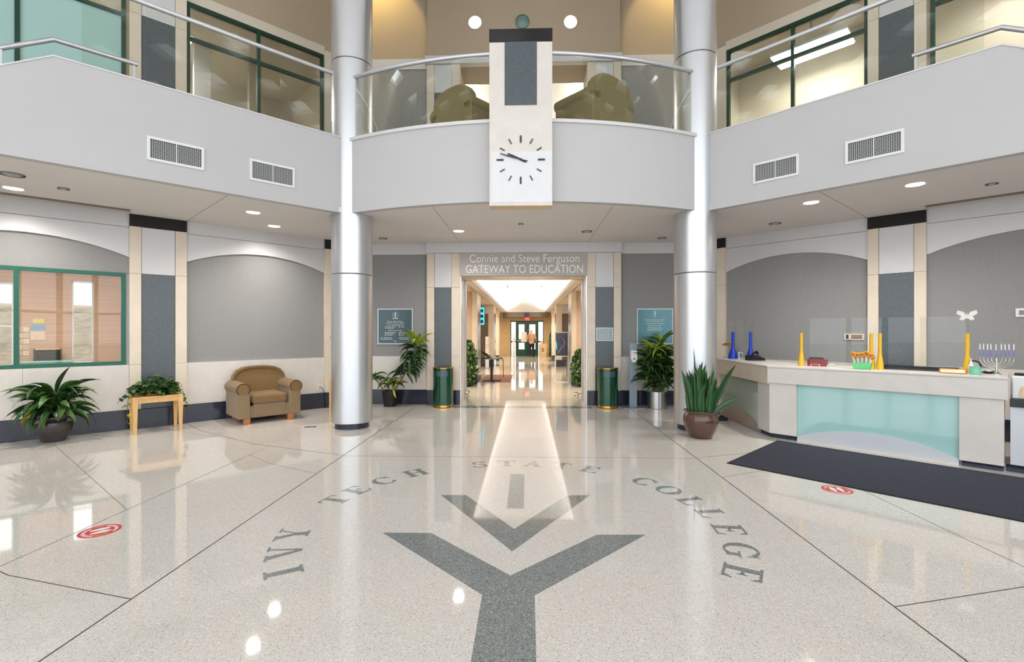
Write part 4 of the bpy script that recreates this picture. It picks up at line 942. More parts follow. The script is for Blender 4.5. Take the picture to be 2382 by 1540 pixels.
for az_, L_ in ((2.9 + PI * 0.25, 0.5), (-0.3, 0.52), (PI + 0.2, 0.55), (-2.4, 0.5)):
    leaf(pt, (P0[0] + 0.1 * math.cos(az_), P0[1] + 0.1 * math.sin(az_), 0.66), az_, 0.7, L_, 0.05, 'blade', 1.75, 'leaf_dark')

# ivy on the pine table
iv = thing('ivy_planter', 'trailing green ivy in a low box on the pine table', 'plant', (TB[0], TB[1], 0.575))
bxp = MB(Ft).box(-0.24, 0.24, -0.14, 0.14, 0.575, 0.66).build('planter_box', 'wood_brown', iv, bevel=0.006)
MB(Ft).box(-0.225, 0.225, -0.125, 0.125, 0.655, 0.664).build('soil', 'soil', bxp)
for k in range(210):
    a, b = U(-0.29, 0.29), U(-0.22, 0.22)
    h = 0.60 + (1 - (a / 0.36) ** 2) * U(0.0, 0.27) * (1 - 0.3 * abs(b) / 0.2)
    leaf(iv, Ft(a, b, max(0.60, h)), U(0, 2 * PI), U(-0.3, 0.9), U(0.07, 0.115), U(0.06, 0.095), 'heart', 0.5, random.choice(['leaf_dark', 'leaf_mid', 'leaf_mid']), U(-0.6, 0.6))
for k in range(70):
    a = U(-0.30, 0.30); leaf(iv, Ft(a, U(-0.24, -0.13), U(0.59, 0.70)), U(0, 2 * PI), U(-0.5, 0.6), U(0.07, 0.11), U(0.06, 0.09), 'heart', 0.5, random.choice(['leaf_dark', 'leaf_mid']), U(-0.6, 0.6))
def vine(pts, n, mts):
    MB(Ft).tube(pts, 0.004, 5).build('vine', 'stem_green', iv)
    for k in range(n):
        i = min(len(pts) - 2, int(k / n * (len(pts) - 1))); fpt = Vector(pts[i]).lerp(Vector(pts[i + 1]), U(0, 1))
        leaf(iv, Ft(*fpt), U(0, 2 * PI), U(-1.1, 0.1), U(0.06, 0.095), U(0.05, 0.08), 'heart', 0.5, random.choice(mts), U(-0.6, 0.6))
vine([(-0.2, 0.0, 0.68), (-0.34, -0.05, 0.66), (-0.44, -0.1, 0.58), (-0.50, -0.12, 0.48)], 8, ['leaf_dark'])
vine([(0.22, -0.02, 0.70), (0.35, -0.02, 0.62), (0.38, -0.02, 0.5), (0.40, 0.0, 0.40), (0.42, 0.02, 0.33)], 13, ['leaf_dark', 'leaf_mid'])
vine([(-0.25, 0.05, 0.66), (-0.35, 0.02, 0.58), (-0.365, 0.0, 0.4), (-0.37, 0.02, 0.15)], 9, ['leaf_yellow', 'leaf_light', 'leaf_mid'])

# snake plant in brown glazed pot
P1 = (2.705, 7.345); sp = thing('snake_plant', 'upright snake plant in a brown glazed pot before the right column', 'plant', (*P1, 0))
bulb_pot(P1, 0.255, 0.41, 'pot_brown', sp, 0.86)
for k in range(66):
    az = U(0, 2 * PI); rad = 0.19 * math.sqrt(U(0, 1)); L = U(0.30, 0.74) * (1.1 - rad * 1.2)
    out = rad / 0.19 * U(0.0, 0.20)
    leaf(sp, (P1[0] + rad * math.cos(az), P1[1] + rad * math.sin(az), 0.37), az, PI / 2 - out, L, U(0.045, 0.07), 'sword', random.choice([0.0, 0.25]), random.choice(['leaf_snake', 'leaf_snake', 'leaf_snake_pale']) if k % 6 == 0 else 'leaf_snake', U(-1.2, 1.2))
leaf(sp, (P1[0] + 0.16, P1[1] - 0.06, 0.37), -0.1, PI / 2 - 0.42, 0.80, 0.085, 'sword', 0.0, 'leaf_snake', 0.9)
leaf(sp, (P1[0] + 0.15, P1[1] - 0.1, 0.37), -0.2, PI / 2 - 0.9, 0.42, 0.08, 'sword', 0.25, 'leaf_snake', 0.9)
leaf(sp, (P1[0] + 0.10, P1[1] - 0.04, 0.37), 0.0, PI / 2 - 0.1, 0.74, 0.075, 'sword', 0.0, 'leaf_snake_pale', 1.3)
leaf(sp, (P1[0] - 0.08, P1[1] - 0.05, 0.37), PI, PI / 2 - 0.04, 0.98, 0.03, 'sword', 0.0, 'leaf_snake', 1.2)
leaf(sp, (P1[0] - 0.02, P1[1] - 0.1, 0.37), -PI / 2, PI / 2 - 0.05, 0.78, 0.10, 'sword', 0.0, 'leaf_snake', 1.5)

# corn plants
def crown(parent, c, n, L, mts, spread=(0.2, 1.2), ring=0.02, droop=(1.0, 2.25), wall_y=None, w=(0.05, 0.075)):
    for k in range(n):
        az = 2 * PI * k / n + U(-0.4, 0.4); el = U(*spread); l = L * U(0.75, 1.1)
        if wall_y and math.sin(az) > 0.2: l *= max(0.3, min(1, (wall_y - c[1]) / (l * math.sin(az) + 1e-3)))
        leaf(parent, (c[0] + ring * math.cos(az), c[1] + ring * math.sin(az), c[2] + U(-0.05, 0.05)), az, el, l, U(*w), 'blade', U(*droop) // 0.25 * 0.25, random.choice(mts), U(-0.4, 0.4))
P2 = (2.80, 10.10); cp = thing('corn_plant', 'tall bushy corn plant in a steel pot right of the entrance', 'plant', (*P2, 0))
MB().lathe([(0.001, 0), (0.195, 0), (0.20, 0.012), (0.20, 0.35), (0.19, 0.35), (0.185, 0.30), (0.001, 0.30)], *P2, 40, close=False).build('pot', 'steel', cp, smooth=True)
MB().lathe([(0.001, 0.31), (0.186, 0.31)], *P2, 24, close=False).build('soil', 'soil', cp)
for (dx, dy, zt) in ((-0.08, -0.02, 1.15), (0.07, -0.05, 1.28), (0.02, 0.05, 0.85), (-0.02, -0.09, 0.62), (0.13, 0.02, 0.98), (-0.13, 0.0, 0.75), (-0.16, -0.04, 1.0), (0.17, -0.04, 0.7)):
    MB().tube([(P2[0] + dx * 0.6, P2[1] + dy * 0.6, 0.28), (P2[0] + dx, P2[1] + dy, zt)], 0.018, 8).build('cane', 'cane', cp)
    top = zt > 1.0
    for q_ in range(3 if zt > 0.9 else 2):
        z_ = zt - q_ * 0.17
        crown(cp, (P2[0] + dx, P2[1] + dy, z_), 12, 0.46, (['leaf_light', 'leaf_light', 'leaf_mid'] if (top and q_ == 0) else (['leaf_mid', 'leaf_light', 'leaf_dark'] if top and q_ == 1 else ['leaf_dark', 'leaf_dark', 'leaf_mid'])), (0.7, 1.35) if q_ == 0 else (0.1, 0.9), wall_y=10.42, w=(0.06, 0.09))
P3 = (-2.83, 10.18); cp2 = thing('corn_plant', 'straggly corn plant in a black pot below the slate plaque', 'plant', (*P3, 0))
MB().lathe([(0.001, 0), (0.13, 0), (0.165, 0.30), (0.172, 0.30), (0.172, 0.33), (0.155, 0.33), (0.15, 0.29), (0.001, 0.29)], *P3, 32, close=False).build('pot', 'black', cp2, smooth=True)
MB().lathe([(0.001, 0.295), (0.15, 0.295)], *P3, 24, close=False).build('soil', 'soil', cp2)
MB().tube([(P3[0] + 0.05, P3[1], 0.28), (P3[0] + 0.22, P3[1] - 0.05, 0.5), (P3[0] + 0.42, P3[1] - 0.08, 0.85), (P3[0] + 0.58, P3[1] - 0.08, 1.32)], 0.016, 8).build('cane', 'cane', cp2)
crown(cp2, (P3[0] + 0.60, P3[1] - 0.08, 1.32), 17, 0.40, ['leaf_light'], (0.3, 1.35), wall_y=10.42, w=(0.06, 0.085))
for (fx, z_) in ((0.58, 1.22), (0.55, 1.12), (0.52, 1.02), (0.48, 0.92), (0.43, 0.82), (0.36, 0.72)):
    crown(cp2, (P3[0] + fx, P3[1] - 0.08, z_), 11, 0.42, ['leaf_dark', 'leaf_mid', 'leaf_dark'], (-0.2, 0.6), wall_y=10.42, w=(0.06, 0.085))
for (dx, z_, mt) in ((-0.02, 0.52, ['leaf_mid', 'leaf_light']), (-0.30, 0.60, ['leaf_dark', 'leaf_mid']), (0.12, 0.46, ['leaf_mid', 'leaf_yellow', 'leaf_dark'])):
    MB().tube([(P3[0] + dx * 0.3, P3[1] - 0.02, 0.28), (P3[0] + dx, P3[1] - 0.06, z_)], 0.012, 7).build('cane', 'cane', cp2)
    crown(cp2, (P3[0] + dx, P3[1] - 0.06, z_), 13, 0.32, mt, (0.0, 1.0), wall_y=10.42)
leaf(cp2, (P3[0] + 0.13, P3[1] - 0.16, 0.36), -PI / 2 + 0.4, -0.7, 0.2, 0.05, 'blade', 0.75, 'leaf_yellow', 0.5)
# plant partly hidden by the left column
P5 = (-3.18, 8.56); cp3 = thing('corn_plant', 'corn plant on the side table peeking out left of the column', 'plant', (*P5, 0.745))
MB().lathe([(0.001, 0.746), (0.10, 0.746), (0.13, 0.93), (0.12, 0.93), (0.001, 0.91)], *P5, 24, close=False).build('pot', 'pot_brown', cp3, smooth=True)
MB().tube([(*P5, 0.91), (P5[0] - 0.02, P5[1], 1.55)], 0.014, 7).build('cane', 'cane', cp3)
crown(cp3, (P5[0] - 0.02, P5[1], 1.55), 12, 0.34, ['leaf_light', 'leaf_mid'], (0.1, 1.2))

# ================================================================== waste bins
def bin_(x, y, label):
    b = thing('waste_bin', label, 'bin', (x, y, 0), 'green waste bins')
    MB().lathe([(0.205, 0.0), (0.217, 0.01), (0.217, 0.05), (0.213, 0.055)], x, y, 40).build('brass_base', 'brass', b, smooth=True)
    MB().lathe([(0.213, 0.05), (0.213, 0.815)], x, y, 40).build('body', 'can_green', b, smooth=True)
    MB().lathe([(0.213, 0.812), (0.219, 0.815), (0.219, 0.835), (0.20, 0.845), (0.001, 0.845)], x, y, 40, close=False).build('brass_rim', 'brass', b, smooth=True)
    pts = []
    mb = MB()
    for k in range(9):
        t0 = -PI / 2 - 0.62 + 1.24 * k / 9; t1 = -PI / 2 - 0.62 + 1.24 * (k + 1) / 9
        P = [(x + r * math.cos(t_), y + r * math.sin(t_)) for r, t_ in ((0.2155, t0), (0.2155, t1), (0.212, t1), (0.212, t0))]
        mb.prism(P, 0.655, 0.765, 'c')
    mb.build('flap', 'plaque_slate', b)
bin_(-1.68, 10.13, 'dark green waste bin with brass rim at the left entrance pilaster'); bin_(1.775, 10.13, 'dark green waste bin with brass rim at the right entrance pilaster')

# hand sanitiser stands
def sanitiser(loc, label, post='stand_grey', h=1.35):
    s = thing('sanitiser_stand', label, 'dispenser', loc, 'hand sanitiser stands'); x, y, _ = loc
    MB().box(x - 0.22, x + 0.22, y - 0.14, y + 0.14, 0, 0.012).build('base_plate', 'stand_grey', s, bevel=0.003)
    MB().box(x - 0.078, x + 0.078, y - 0.02, y + 0.02, 0.012, h).build('post', post, s, bevel=0.004)
    d = MB().prism([(x - 0.062, h - 0.15), (x + 0.062, h - 0.15), (x + 0.066, h - 0.32), (x + 0.035, h - 0.40), (x - 0.035, h - 0.40), (x - 0.066, h - 0.32)], y - 0.12, y - 0.02).build('dispenser', 'white_plastic', s, bevel=0.01)
    MB().box(x - 0.03, x + 0.03, y - 0.124, y - 0.12, h - 0.20, h - 0.185).build('slot', 'grey_plastic', d); MB().box(x - 0.02, x + 0.02, y - 0.124, y - 0.12, h - 0.345, h - 0.305).build('nozzle', 'grey_plastic', d)
sanitiser((2.30, 10.12, 0), 'blue grey sanitiser stand beside the steel potted plant')

# ================================================================== reception desk
AX, AY = 3.70, 7.35
def FD(u, b, z): return (AX + u / R2 + b / R2, AY - u / R2 + b / R2, z)
DZ = 1.08; DEP = 0.85; UE = 2.517; XR = 4.40; YR = 9.62
def xy(u, b): p = FD(u, b, 0); return (p[0], p[1])
dk = thing('reception_desk', 'angled stone reception desk with teal glass front panels', 'desk', (AX, AY, 0))
xin = XR; yin = AX + AY + DEP * R2 - xin
MB().prism([(AX - 0.008, AY - 0.004), xy(UE, -0.008), xy(UE, DEP), (xin, yin), (xin, YR), (AX - 0.008, YR)], DZ - 0.028, DZ, 'c').build('countertop', 'marble', dk, bevel=0.004)
MB().prism([(AX, AY), xy(UE, 0), xy(UE, 0.05), (AX + 0.05, AY + 0.021)], 0.826, DZ - 0.030, 'c').build('counter_band', 'marble', dk)
MB().prism([(AX, AY), (AX + 0.05, AY + 0.021), (AX + 0.05, YR), (AX, YR)], 0.806, DZ - 0.030, 'c').build('counter_band', 'marble_cream', dk)
cor = (AX + 0.035, AY + 0.0145)
MB().prism([cor, xy(0.38, 0.035), xy(0.38, 0.30), (AX + 0.25, 7.73), (AX + 0.035, 7.73)], 0.068, 0.824, 'c').build('corner_pier', 'marble', dk, bevel=0.003)
MB(FD).box(2.112, 2.487, 0.035, 0.42, 0.068, 0.824).build('end_pier', 'marble', dk, bevel=0.003)
MB().box(AX + 0.035, AX + 0.30, 9.30, YR - 0.02, 0.068, 0.804).build('end_pier', 'marble_cream', dk, bevel=0.003)
MB().prism([(cor[0] + 0.045, cor[1] + 0.02), xy(0.385, 0.08), xy(0.385, 0.29), (AX + 0.24, 7.72), (AX + 0.08, 7.72)], 0, 0.07, 'c').build('toe_kick', 'granite_navy', dk)
MB(FD).box(2.13, 2.48, 0.08, 0.40, 0, 0.07).build('toe_kick', 'granite_navy', dk)
g1 = MB(FD).box(0.382, 2.110, 0.075, 0.087, 0.0, 0.826).build('glass_panel', 'teal_glass', dk)
MB(FD).prism([(0.383, 0.004)] + arch(0.383, 2.109, 0.075, 0.245, 20) + [(2.109, 0.004)], 0.055, 0.074).build('arched_kick_panel', 'lavender_panel', dk)
MB(FD).box(0.383, 2.109, 0.045, 0.07, 0.0, 0.012).build('bottom_trim', 'marble_cream', dk)
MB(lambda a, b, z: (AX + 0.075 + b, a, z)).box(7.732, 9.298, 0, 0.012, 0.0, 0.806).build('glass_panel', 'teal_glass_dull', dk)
MB(lambda a, b, z: (AX + 0.055 + b, a, z)).prism([(7.733, 0.004)] + arch(7.733, 9.297, 0.03, 0.26, 20) + [(9.297, 0.004)], 0, 0.019).build('arched_kick_panel', 'rose_panel', dk)
MB().prism([xy(0.40, 0.12), xy(2.10, 0.12), xy(2.10, 0.30), xy(0.40, 0.30)], 0, DZ - 0.03, 'c').build('carcass', 'cream_paint', dk)
MB().box(AX + 0.10, AX + 0.28, 7.74, 9.29, 0, DZ - 0.03).build('carcass', 'cream_paint', dk)
# lower accessible section
ld_ = thing('lower_desk', 'lower desk section with black edge beside the stone counter', 'desk', (*xy(2.6, 0.1), 0))
MB(FD).box(2.53, 4.2, 0.06, 0.80, 0.745, 0.833).build('worktop', 'black_gloss', ld_, bevel=0.004)
MB(FD).box(2.535, 4.2, 0.095, 0.12, 0.09, 0.745).build('front_panel', 'lavender_panel', ld_)
MB(FD).box(2.50, 4.2, 0.13, 0.16, 0.0, 0.09).build('toe_kick', 'granite_navy', ld_); MB(FD).box(4.15, 4.2, 0.12, 0.78, 0.09, 0.745).build('side_panel', 'lavender_panel', ld_)
MB(FD).box(2.53, 4.2, 0.58, 0.80, 0.833, 1.055).build('back_ledge', 'marble', ld_)

# counter things
def yellow_post(x, y, m, label, h=0.49, rb=0.042, rn=0.021, group=None):
    p = thing('shield_post', label, 'post', (x, y, DZ), group)
    MB().lathe([(rb, DZ), (rb, DZ + 0.06), (rb * 0.85, DZ + 0.11), (rn * 1.15, DZ + 0.20), (rn, DZ + 0.24)], x, y, 24).build('foot', m, p, smooth=True)
    MB().lathe([(rn, DZ + 0.238), (rn, DZ + h - 0.005), (rn * 0.9, DZ + h)], x, y, 24).build('tube', m, p, smooth=True)
YP = [(4.184, 7.322), (4.785, 6.720), (4.852, 6.653), (5.505, 6.095)]
for (x, y), l in zip(YP, ('yellow shield post left of the red box', 'left one of the two yellow posts by the green basket', 'right one of the two yellow posts by the green basket', 'yellow shield post behind the green jar')):
    yellow_post(x, y, 'yellow_plastic', l, group='yellow shield posts')
yellow_post(3.97, 9.20, 'blue_plastic', 'blue shield post beside the small desk lamp', 0.50, 0.08, 0.026, 'blue shield posts')
yellow_post(4.15, 8.88, 'blue_plastic', 'blue shield post behind the desk phone', 0.50, 0.07, 0.026, 'blue shield posts')
def shield(a, b, z0, z1, label):
    a = Vector((*a, 0)); b = Vector((*b, 0)); d = (b - a).normalized(); n = Vector((-d.y, d.x, 0)) * 0.003
    a = a + d * 0.0
    o = MB().prism([(p.x, p.y) for p in (a - n, b - n, b + n, a + n)], z0, z1, 'c').build('sneeze_shield', 'shield_glass', origin=(a.x, a.y, z0)); tag(o, label, 'shield', 'clear sneeze shields')
shield((4.150, 7.356), (4.820, 6.686), DZ + 0.002, 1.78, 'clear sneeze shield over the red box, left part of the counter')
shield((4.838, 6.668), (5.52, 6.082), DZ + 0.002, 1.78, 'clear sneeze shield behind the green basket, right part of the counter')
shield((3.93, 9.27), (4.19, 8.82), DZ + 0.002, 1.79, 'small clear shield between the two blue posts')
bf = thing('butterfly_ornament', 'white paper butterfly on the right end of the shield', 'ornament', (5.50, 6.09, 1.74))
Fb = rotframe((5.49, 6.085, 1.78), -PI / 4)
for s in (-1, 1):
    MB(Fb).prism([(0, 0.0), (s * 0.03, 0.055), (s * 0.085, 0.075), (s * 0.095, 0.035), (s * 0.05, 0.0), (s * 0.07, -0.035), (s * 0.035, -0.05), (0, -0.015)], -0.002, 0.002).build('wing', 'sticker_white', bf)
MB(Fb).tube([(0, 0, -0.03), (0, 0, 0.04)], 0.005, 6).build('body', 'white_plastic', bf)
# desk lamp
dl = thing('desk_lamp', 'small silver desk lamp at the back end of the counter', 'lamp', (3.96, 9.45, DZ))
MB().lathe([(0.07, DZ), (0.07, DZ + 0.012), (0.02, DZ + 0.02)], 3.96, 9.45, 24).build('base', 'steel', dl, smooth=True)
MB().tube([(3.96, 9.45, DZ + 0.01), (3.96, 9.45, DZ + 0.2), (3.965, 9.44, DZ + 0.26)], 0.008, 8).build('stem', 'steel', dl, smooth=True)
MB().sphere((3.965, 9.44, DZ + 0.235), (0.10, 0.06, 0.06), 20, 12, zmin=0.0).build('shade', 'wood_brown', dl, smooth=True)
pf = thing('photo_frame', 'tiny white photo frame between the blue posts', 'frame', (4.06, 9.08, DZ))
MB().box(4.02, 4.10, 9.08, 9.09, DZ, DZ + 0.13).build('frame', 'white_plastic', pf, bevel=0.003); MB().box(4.033, 4.087, 9.077, 9.08, DZ + 0.025, DZ + 0.11).build('picture', 'paper_blue', pf)
# phone
ph = thing('desk_phone', 'black desk phone on the counter before the blue post', 'phone', (4.13, 8.66, DZ))
Fp2 = rotframe((4.13, 8.66, DZ), 0.1)
MB(Fp2).prism([(-0.10, 0.0), (0.10, 0.0), (0.10, 0.09), (-0.10, 0.03)], -0.13, 0.13, 'a').build('body', 'black', ph, bevel=0.006)
MB(Fp2).tube([(-0.15, -0.06, 0.03), (-0.10, -0.03, 0.075), (0.0, 0.02, 0.13), (0.05, 0.05, 0.15), (0.08, 0.05, 0.11)], [0.022, 0.02, 0.017, 0.024, 0.022], 10).build('handset', 'black_gloss', ph, smooth=True)
MB(Fp2).box(0.03, 0.09, -0.06, 0.0, 0.058, 0.062).build('keypad', 'grey_plastic', ph)
# red box with stapler
Fr = rotframe((4.40, 7.30, DZ), -PI / 4)
rb_ = thing('red_box', 'dark red box with white label next to the yellow post', 'box', (4.40, 7.30, DZ))
MB(Fr).box(-0.115, 0.125, -0.05, 0.07, 0, 0.10).build('body', 'red_box', rb_, bevel=0.004); MB(Fr).box(-0.07, 0.05, -0.053, -0.05, 0.0, 0.03).build('label_frame', 'paper_white', rb_); MB(Fr).box(-0.06, 0.04, -0.055, -0.053, 0.0, 0.024).build('label', 'red_box', rb_)
st = thing('stapler', 'black stapler lying on the red box', 'stapler', (4.33, 7.24, DZ + 0.1))
MB(Fr).prism([(-0.105, 0.101), (0.08, 0.101), (0.09, 0.112), (0.06, 0.13), (-0.09, 0.13), (-0.105, 0.118)], -0.01, 0.035).build('arm', 'black', st, bevel=0.004); MB(Fr).box(-0.1, 0.08, -0.012, 0.037, 0.1, 0.106).build('base', 'black_gloss', st)
pw = MB(Fr).box(0.14, 0.22, -0.06, 0.06, 0.0, 0.03).build('paper_stack', 'paper_white', origin=(4.46, 7.1, DZ)); tag(pw, 'small stack of white paper right of the red box', 'paper')
# basket
Fk2 = rotframe((4.655, 6.705, DZ), -PI / 4)
bk = thing('green_basket', 'mint green basket of orange treats beside the twin yellow posts', 'basket', (4.655, 6.705, DZ))
MB(Fk2).add([(-0.085, -0.06, 0), (0.085, -0.06, 0), (0.085, 0.06, 0), (-0.085, 0.06, 0), (-0.105, -0.075, 0.085), (0.105, -0.075, 0.085), (0.105, 0.075, 0.085), (-0.105, 0.075, 0.085)], [(3, 2, 1, 0), (0, 1, 5, 4), (1, 2, 6, 5), (2, 3, 7, 6), (3, 0, 4, 7), (4, 5, 6, 7)]).build('basket', 'green_basket', bk, bevel=0.004)
for k in range(10):
    a, b = -0.085 + 0.0425 * (k % 5), -0.03 + 0.06 * (k // 5); zt = U(0.15, 0.20)
    p_ = thing('orange_treat', 'orange curled treat on a white stick in the green basket', 'treat', Fk2(a, b, 0.086), 'orange treats in the basket')
    MB(Fk2).tube([(a, b, 0.087), (a * 1.15, b, zt - 0.02)], 0.006, 6).build('stick', 'white_plastic', p_)
    MB(Fk2).tube([(a * 1.15 + 0.028 * math.cos(t), b + 0.006 * t / 6, zt + 0.012 + 0.026 * math.sin(t)) for t in [q_ * 2 * PI / 10 for q_ in range(11)]], 0.013, 7).build('curl', 'pretzel_orange', p_, smooth=True)
# black organiser strip
bo = thing('black_organiser', 'long low black desk organiser behind the shield', 'organiser', (*xy(1.7, 0.5), DZ))
MB(FD).box(1.30, 2.10, 0.46, 0.58, DZ, DZ + 0.045).build('tray', 'black', bo, bevel=0.005); MB(FD).box(1.32, 2.08, 0.47, 0.57, DZ + 0.045, DZ + 0.055).build('lid', 'black_gloss', bo)
MB(FD).box(1.55, 1.9, 0.44, 0.456, DZ, DZ + 0.03).build('front_lip', 'black_gloss', bo)
wp = thing('wooden_nameplate', 'wooden framed nameplate lying on the counter edge', 'nameplate', (*xy(2.04, 0.2), DZ))
MB(FD).prism([(0.16, DZ), (0.24, DZ), (0.22, DZ + 0.06), (0.205, DZ + 0.06)], 1.92, 2.17, 'a').build('frame', 'wood_brown', wp, bevel=0.003); MB(FD).prism([(0.163, DZ + 0.012), (0.166, DZ + 0.012), (0.196, DZ + 0.048), (0.193, DZ + 0.05)], 1.935, 2.155, 'a').build('plate', 'paper_peach', wp)
x, y = xy(2.24, 0.20); jr = thing('green_jar', 'short green glass jar at the right of the nameplate', 'jar', (x, y, DZ))
MB().lathe([(0.048, DZ), (0.052, DZ + 0.01), (0.052, DZ + 0.075), (0.046, DZ + 0.085)], x, y, 24).build('jar', 'jar_green', jr, smooth=True); MB().lathe([(0.049, DZ + 0.084), (0.049, DZ + 0.10)], x, y, 24).build('lid', 'jar_green', jr, smooth=True)
x, y = xy(2.20, 0.34); pb = thing('pump_bottle', 'small white pump bottle behind the green jar', 'bottle', (x, y, DZ))
MB().lathe([(0.025, DZ), (0.027, DZ + 0.10), (0.012, DZ + 0.13), (0.012, DZ + 0.15)], x, y, 20).build('bottle', 'white_plastic', pb, smooth=True); MB().tube([(x, y, DZ + 0.15), (x, y, DZ + 0.18), (x - 0.03, y - 0.02, DZ + 0.185)], 0.006, 7).build('pump', 'white_plastic', pb)
x, y = 5.70, 6.22; Fcl = rotframe((x, y, DZ), -PI / 4 - 0.2); tcl = thing('table_clock', 'round black table clock behind the green jar', 'clock', (x, y, DZ))
MB(lambda a, b, c: Fcl(a, -c, b + 0.085)).lathe([(0.001, -0.02), (0.066, -0.02), (0.068, 0.0), (0.066, 0.02), (0.054, 0.022), (0.052, 0.012)], 0, 0, 28, close=False).build('case', 'black_gloss', tcl, smooth=True)
MB(lambda a, b, c: Fcl(a, -c, b + 0.085)).lathe([(0.001, 0.014), (0.053, 0.013)], 0, 0, 28, close=False).build('dial', 'white_plastic', tcl); MB(Fcl).box(-0.045, 0.045, -0.03, 0.03, 0, 0.022).build('stand', 'black', tcl)
MB(Fcl).box(-0.025, 0.003, -0.018, -0.016, 0.085, 0.09).build('hand', 'black', tcl)
x, y = 5.76, 6.08; tr = thing('candy_dish', 'black dish with green and white sweets left of the menorah', 'dish', (x, y, DZ))
MB().lathe([(0.001, DZ), (0.05, DZ), (0.085, DZ + 0.02), (0.08, DZ + 0.02), (0.001, DZ + 0.012)], x, y, 24, close=False).build('dish', 'black', tr, smooth=True)
for k in range(7): MB().sphere((x + U(-0.05, 0.05), y + U(-0.05, 0.05), DZ + 0.03), (0.02, 0.014, 0.012), 8, 6).build('sweet', random.choice(['white_plastic', 'jar_green']), tr, smooth=True)
# menorah
x, y = 5.70, 5.935; Fm = rotframe((x, y, DZ), -PI / 4 + 0.05); mn = thing('menorah', 'silver nine branched menorah with blue and white candles', 'candle holder', (x, y, DZ))
MB(Fm).lathe([(0.045, 0), (0.045, 0.008), (0.02, 0.02), (0.009, 0.035), (0.012, 0.07), (0.008, 0.10), (0.010, 0.19), (0.006, 0.20)], 0, 0, 20).build('stem', 'menorah_silver', mn, smooth=True)
for k in range(1, 5):
    r = 0.033 * k + 0.01
    for s in (-1, 1):
        MB(Fm).tube([(s * r * math.sin(t), 0, 0.185 - (0.04 + 0.018 * k) * math.cos(t) ** 1.0) for t in [i * PI / 2 / 8 for i in range(9)]], 0.0058, 7).build('branch', 'menorah_silver', mn, smooth=True)
        MB(Fm).lathe([(0.004, 0.182), (0.010, 0.19), (0.011, 0.205)], s * r, 0, 12).build('cup', 'menorah_silver', mn, smooth=True)
for k in range(-4, 5):
    r = 0 if k == 0 else (0.033 * abs(k) + 0.01) * (1 if k > 0 else -1); z0 = 0.20 if k == 0 else 0.205; lean = U(-0.006, 0.006)
    cd = thing('candle', 'slim blue candle with white tip, ' + ['leftmost', 'second from left', 'third from left', 'fourth from left', 'raised middle one', 'fourth from right', 'third from right', 'second from right', 'rightmost'][k + 4] + ' in the menorah', 'candle', Fm(r, 0, z0), 'menorah candles')
    MB(Fm).tube([(r, 0, z0), (r + lean * 0.6, 0, z0 + 0.09)], 0.0055, 8).build('lower_part', 'candle_blue', cd, smooth=True)
    MB(Fm).tube([(r + lean * 0.6, 0, z0 + 0.09), (r + lean, 0, z0 + 0.15), (r + lean, 0, z0 + 0.165)], [0.0055, 0.005, 0.001], 8).build('tip', 'candle_white', cd, smooth=True)
# things at the right edge
tx = thing('document_tray', 'black document tray on the ledge at the right picture edge', 'tray', FD(2.75, 0.68, 1.055))
MB(FD).box(2.56, 3.1, 0.60, 0.78, 1.056, 1.09).build('tray', 'black', tx, bevel=0.004); MB(FD).box(2.68, 3.0, 0.62, 0.76, 1.09, 1.125).build('folder', 'black_gloss', tx)
db = thing('display_box', 'white box with peach picture on the lower desk', 'box', FD(2.7, 0.2, 0.833))
MB(FD).box(2.545, 2.90, 0.14, 0.30, 0.834, 1.085).build('box', 'white_plastic', db, bevel=0.012); MB(FD).prism([(2.60, 0.85), (2.88, 0.85), (2.88, 1.03), (2.70, 1.02), (2.62, 0.97)], 0.132, 0.139).build('picture', 'paper_peach', db)
bl = thing('floor_box', 'small black floor box beside the desk behind the snake plant', 'box', (3.58, 8.75, 0))
MB().box(3.50, 3.66, 8.68, 8.82, 0, 0.06).build('body', 'black', bl, bevel=0.006); MB().lathe([(0.03, 0.06), (0.03, 0.09)], 3.58, 8.75, 16).build('cap', 'black_gloss', bl)

# ================================================================== mat and floor stickers
Fmt = rotframe((2.50, 5.896, 0), -PI / 4)
mt_ = thing('floor_mat', 'dark navy floor mat in front of the reception desk', 'mat', (2.5, 5.9, 0))
MB(Fmt).box(0.02, 4.2, 0.02, 1.735, 0, 0.010).build('pile', 'mat_navy', mt_)
mb = MB(Fmt); mb.box(0, 4.22, 0, 0.02, 0, 0.007); mb.box(0, 4.22, 1.735, 1.755, 0, 0.007); mb.box(0, 0.02, 0.02, 1.735, 0, 0.007); mb.box(4.2, 4.22, 0.02, 1.735, 0, 0.007); mb.build('border', 'mat_edge', mt_)
def ring(mb, r0, r1, t0, t1, z0, z1, n=30):
    for k in range(n):
        a, b = t0 + (t1 - t0) * k / n, t0 + (t1 - t0) * (k + 1) / n
        mb.prism([(r0 * math.cos(a), r0 * math.sin(a)), (r1 * math.cos(a), r1 * math.sin(a)), (r1 * math.cos(b), r1 * math.sin(b)), (r0 * math.cos(b), r0 * math.sin(b))], z0, z1, 'c')
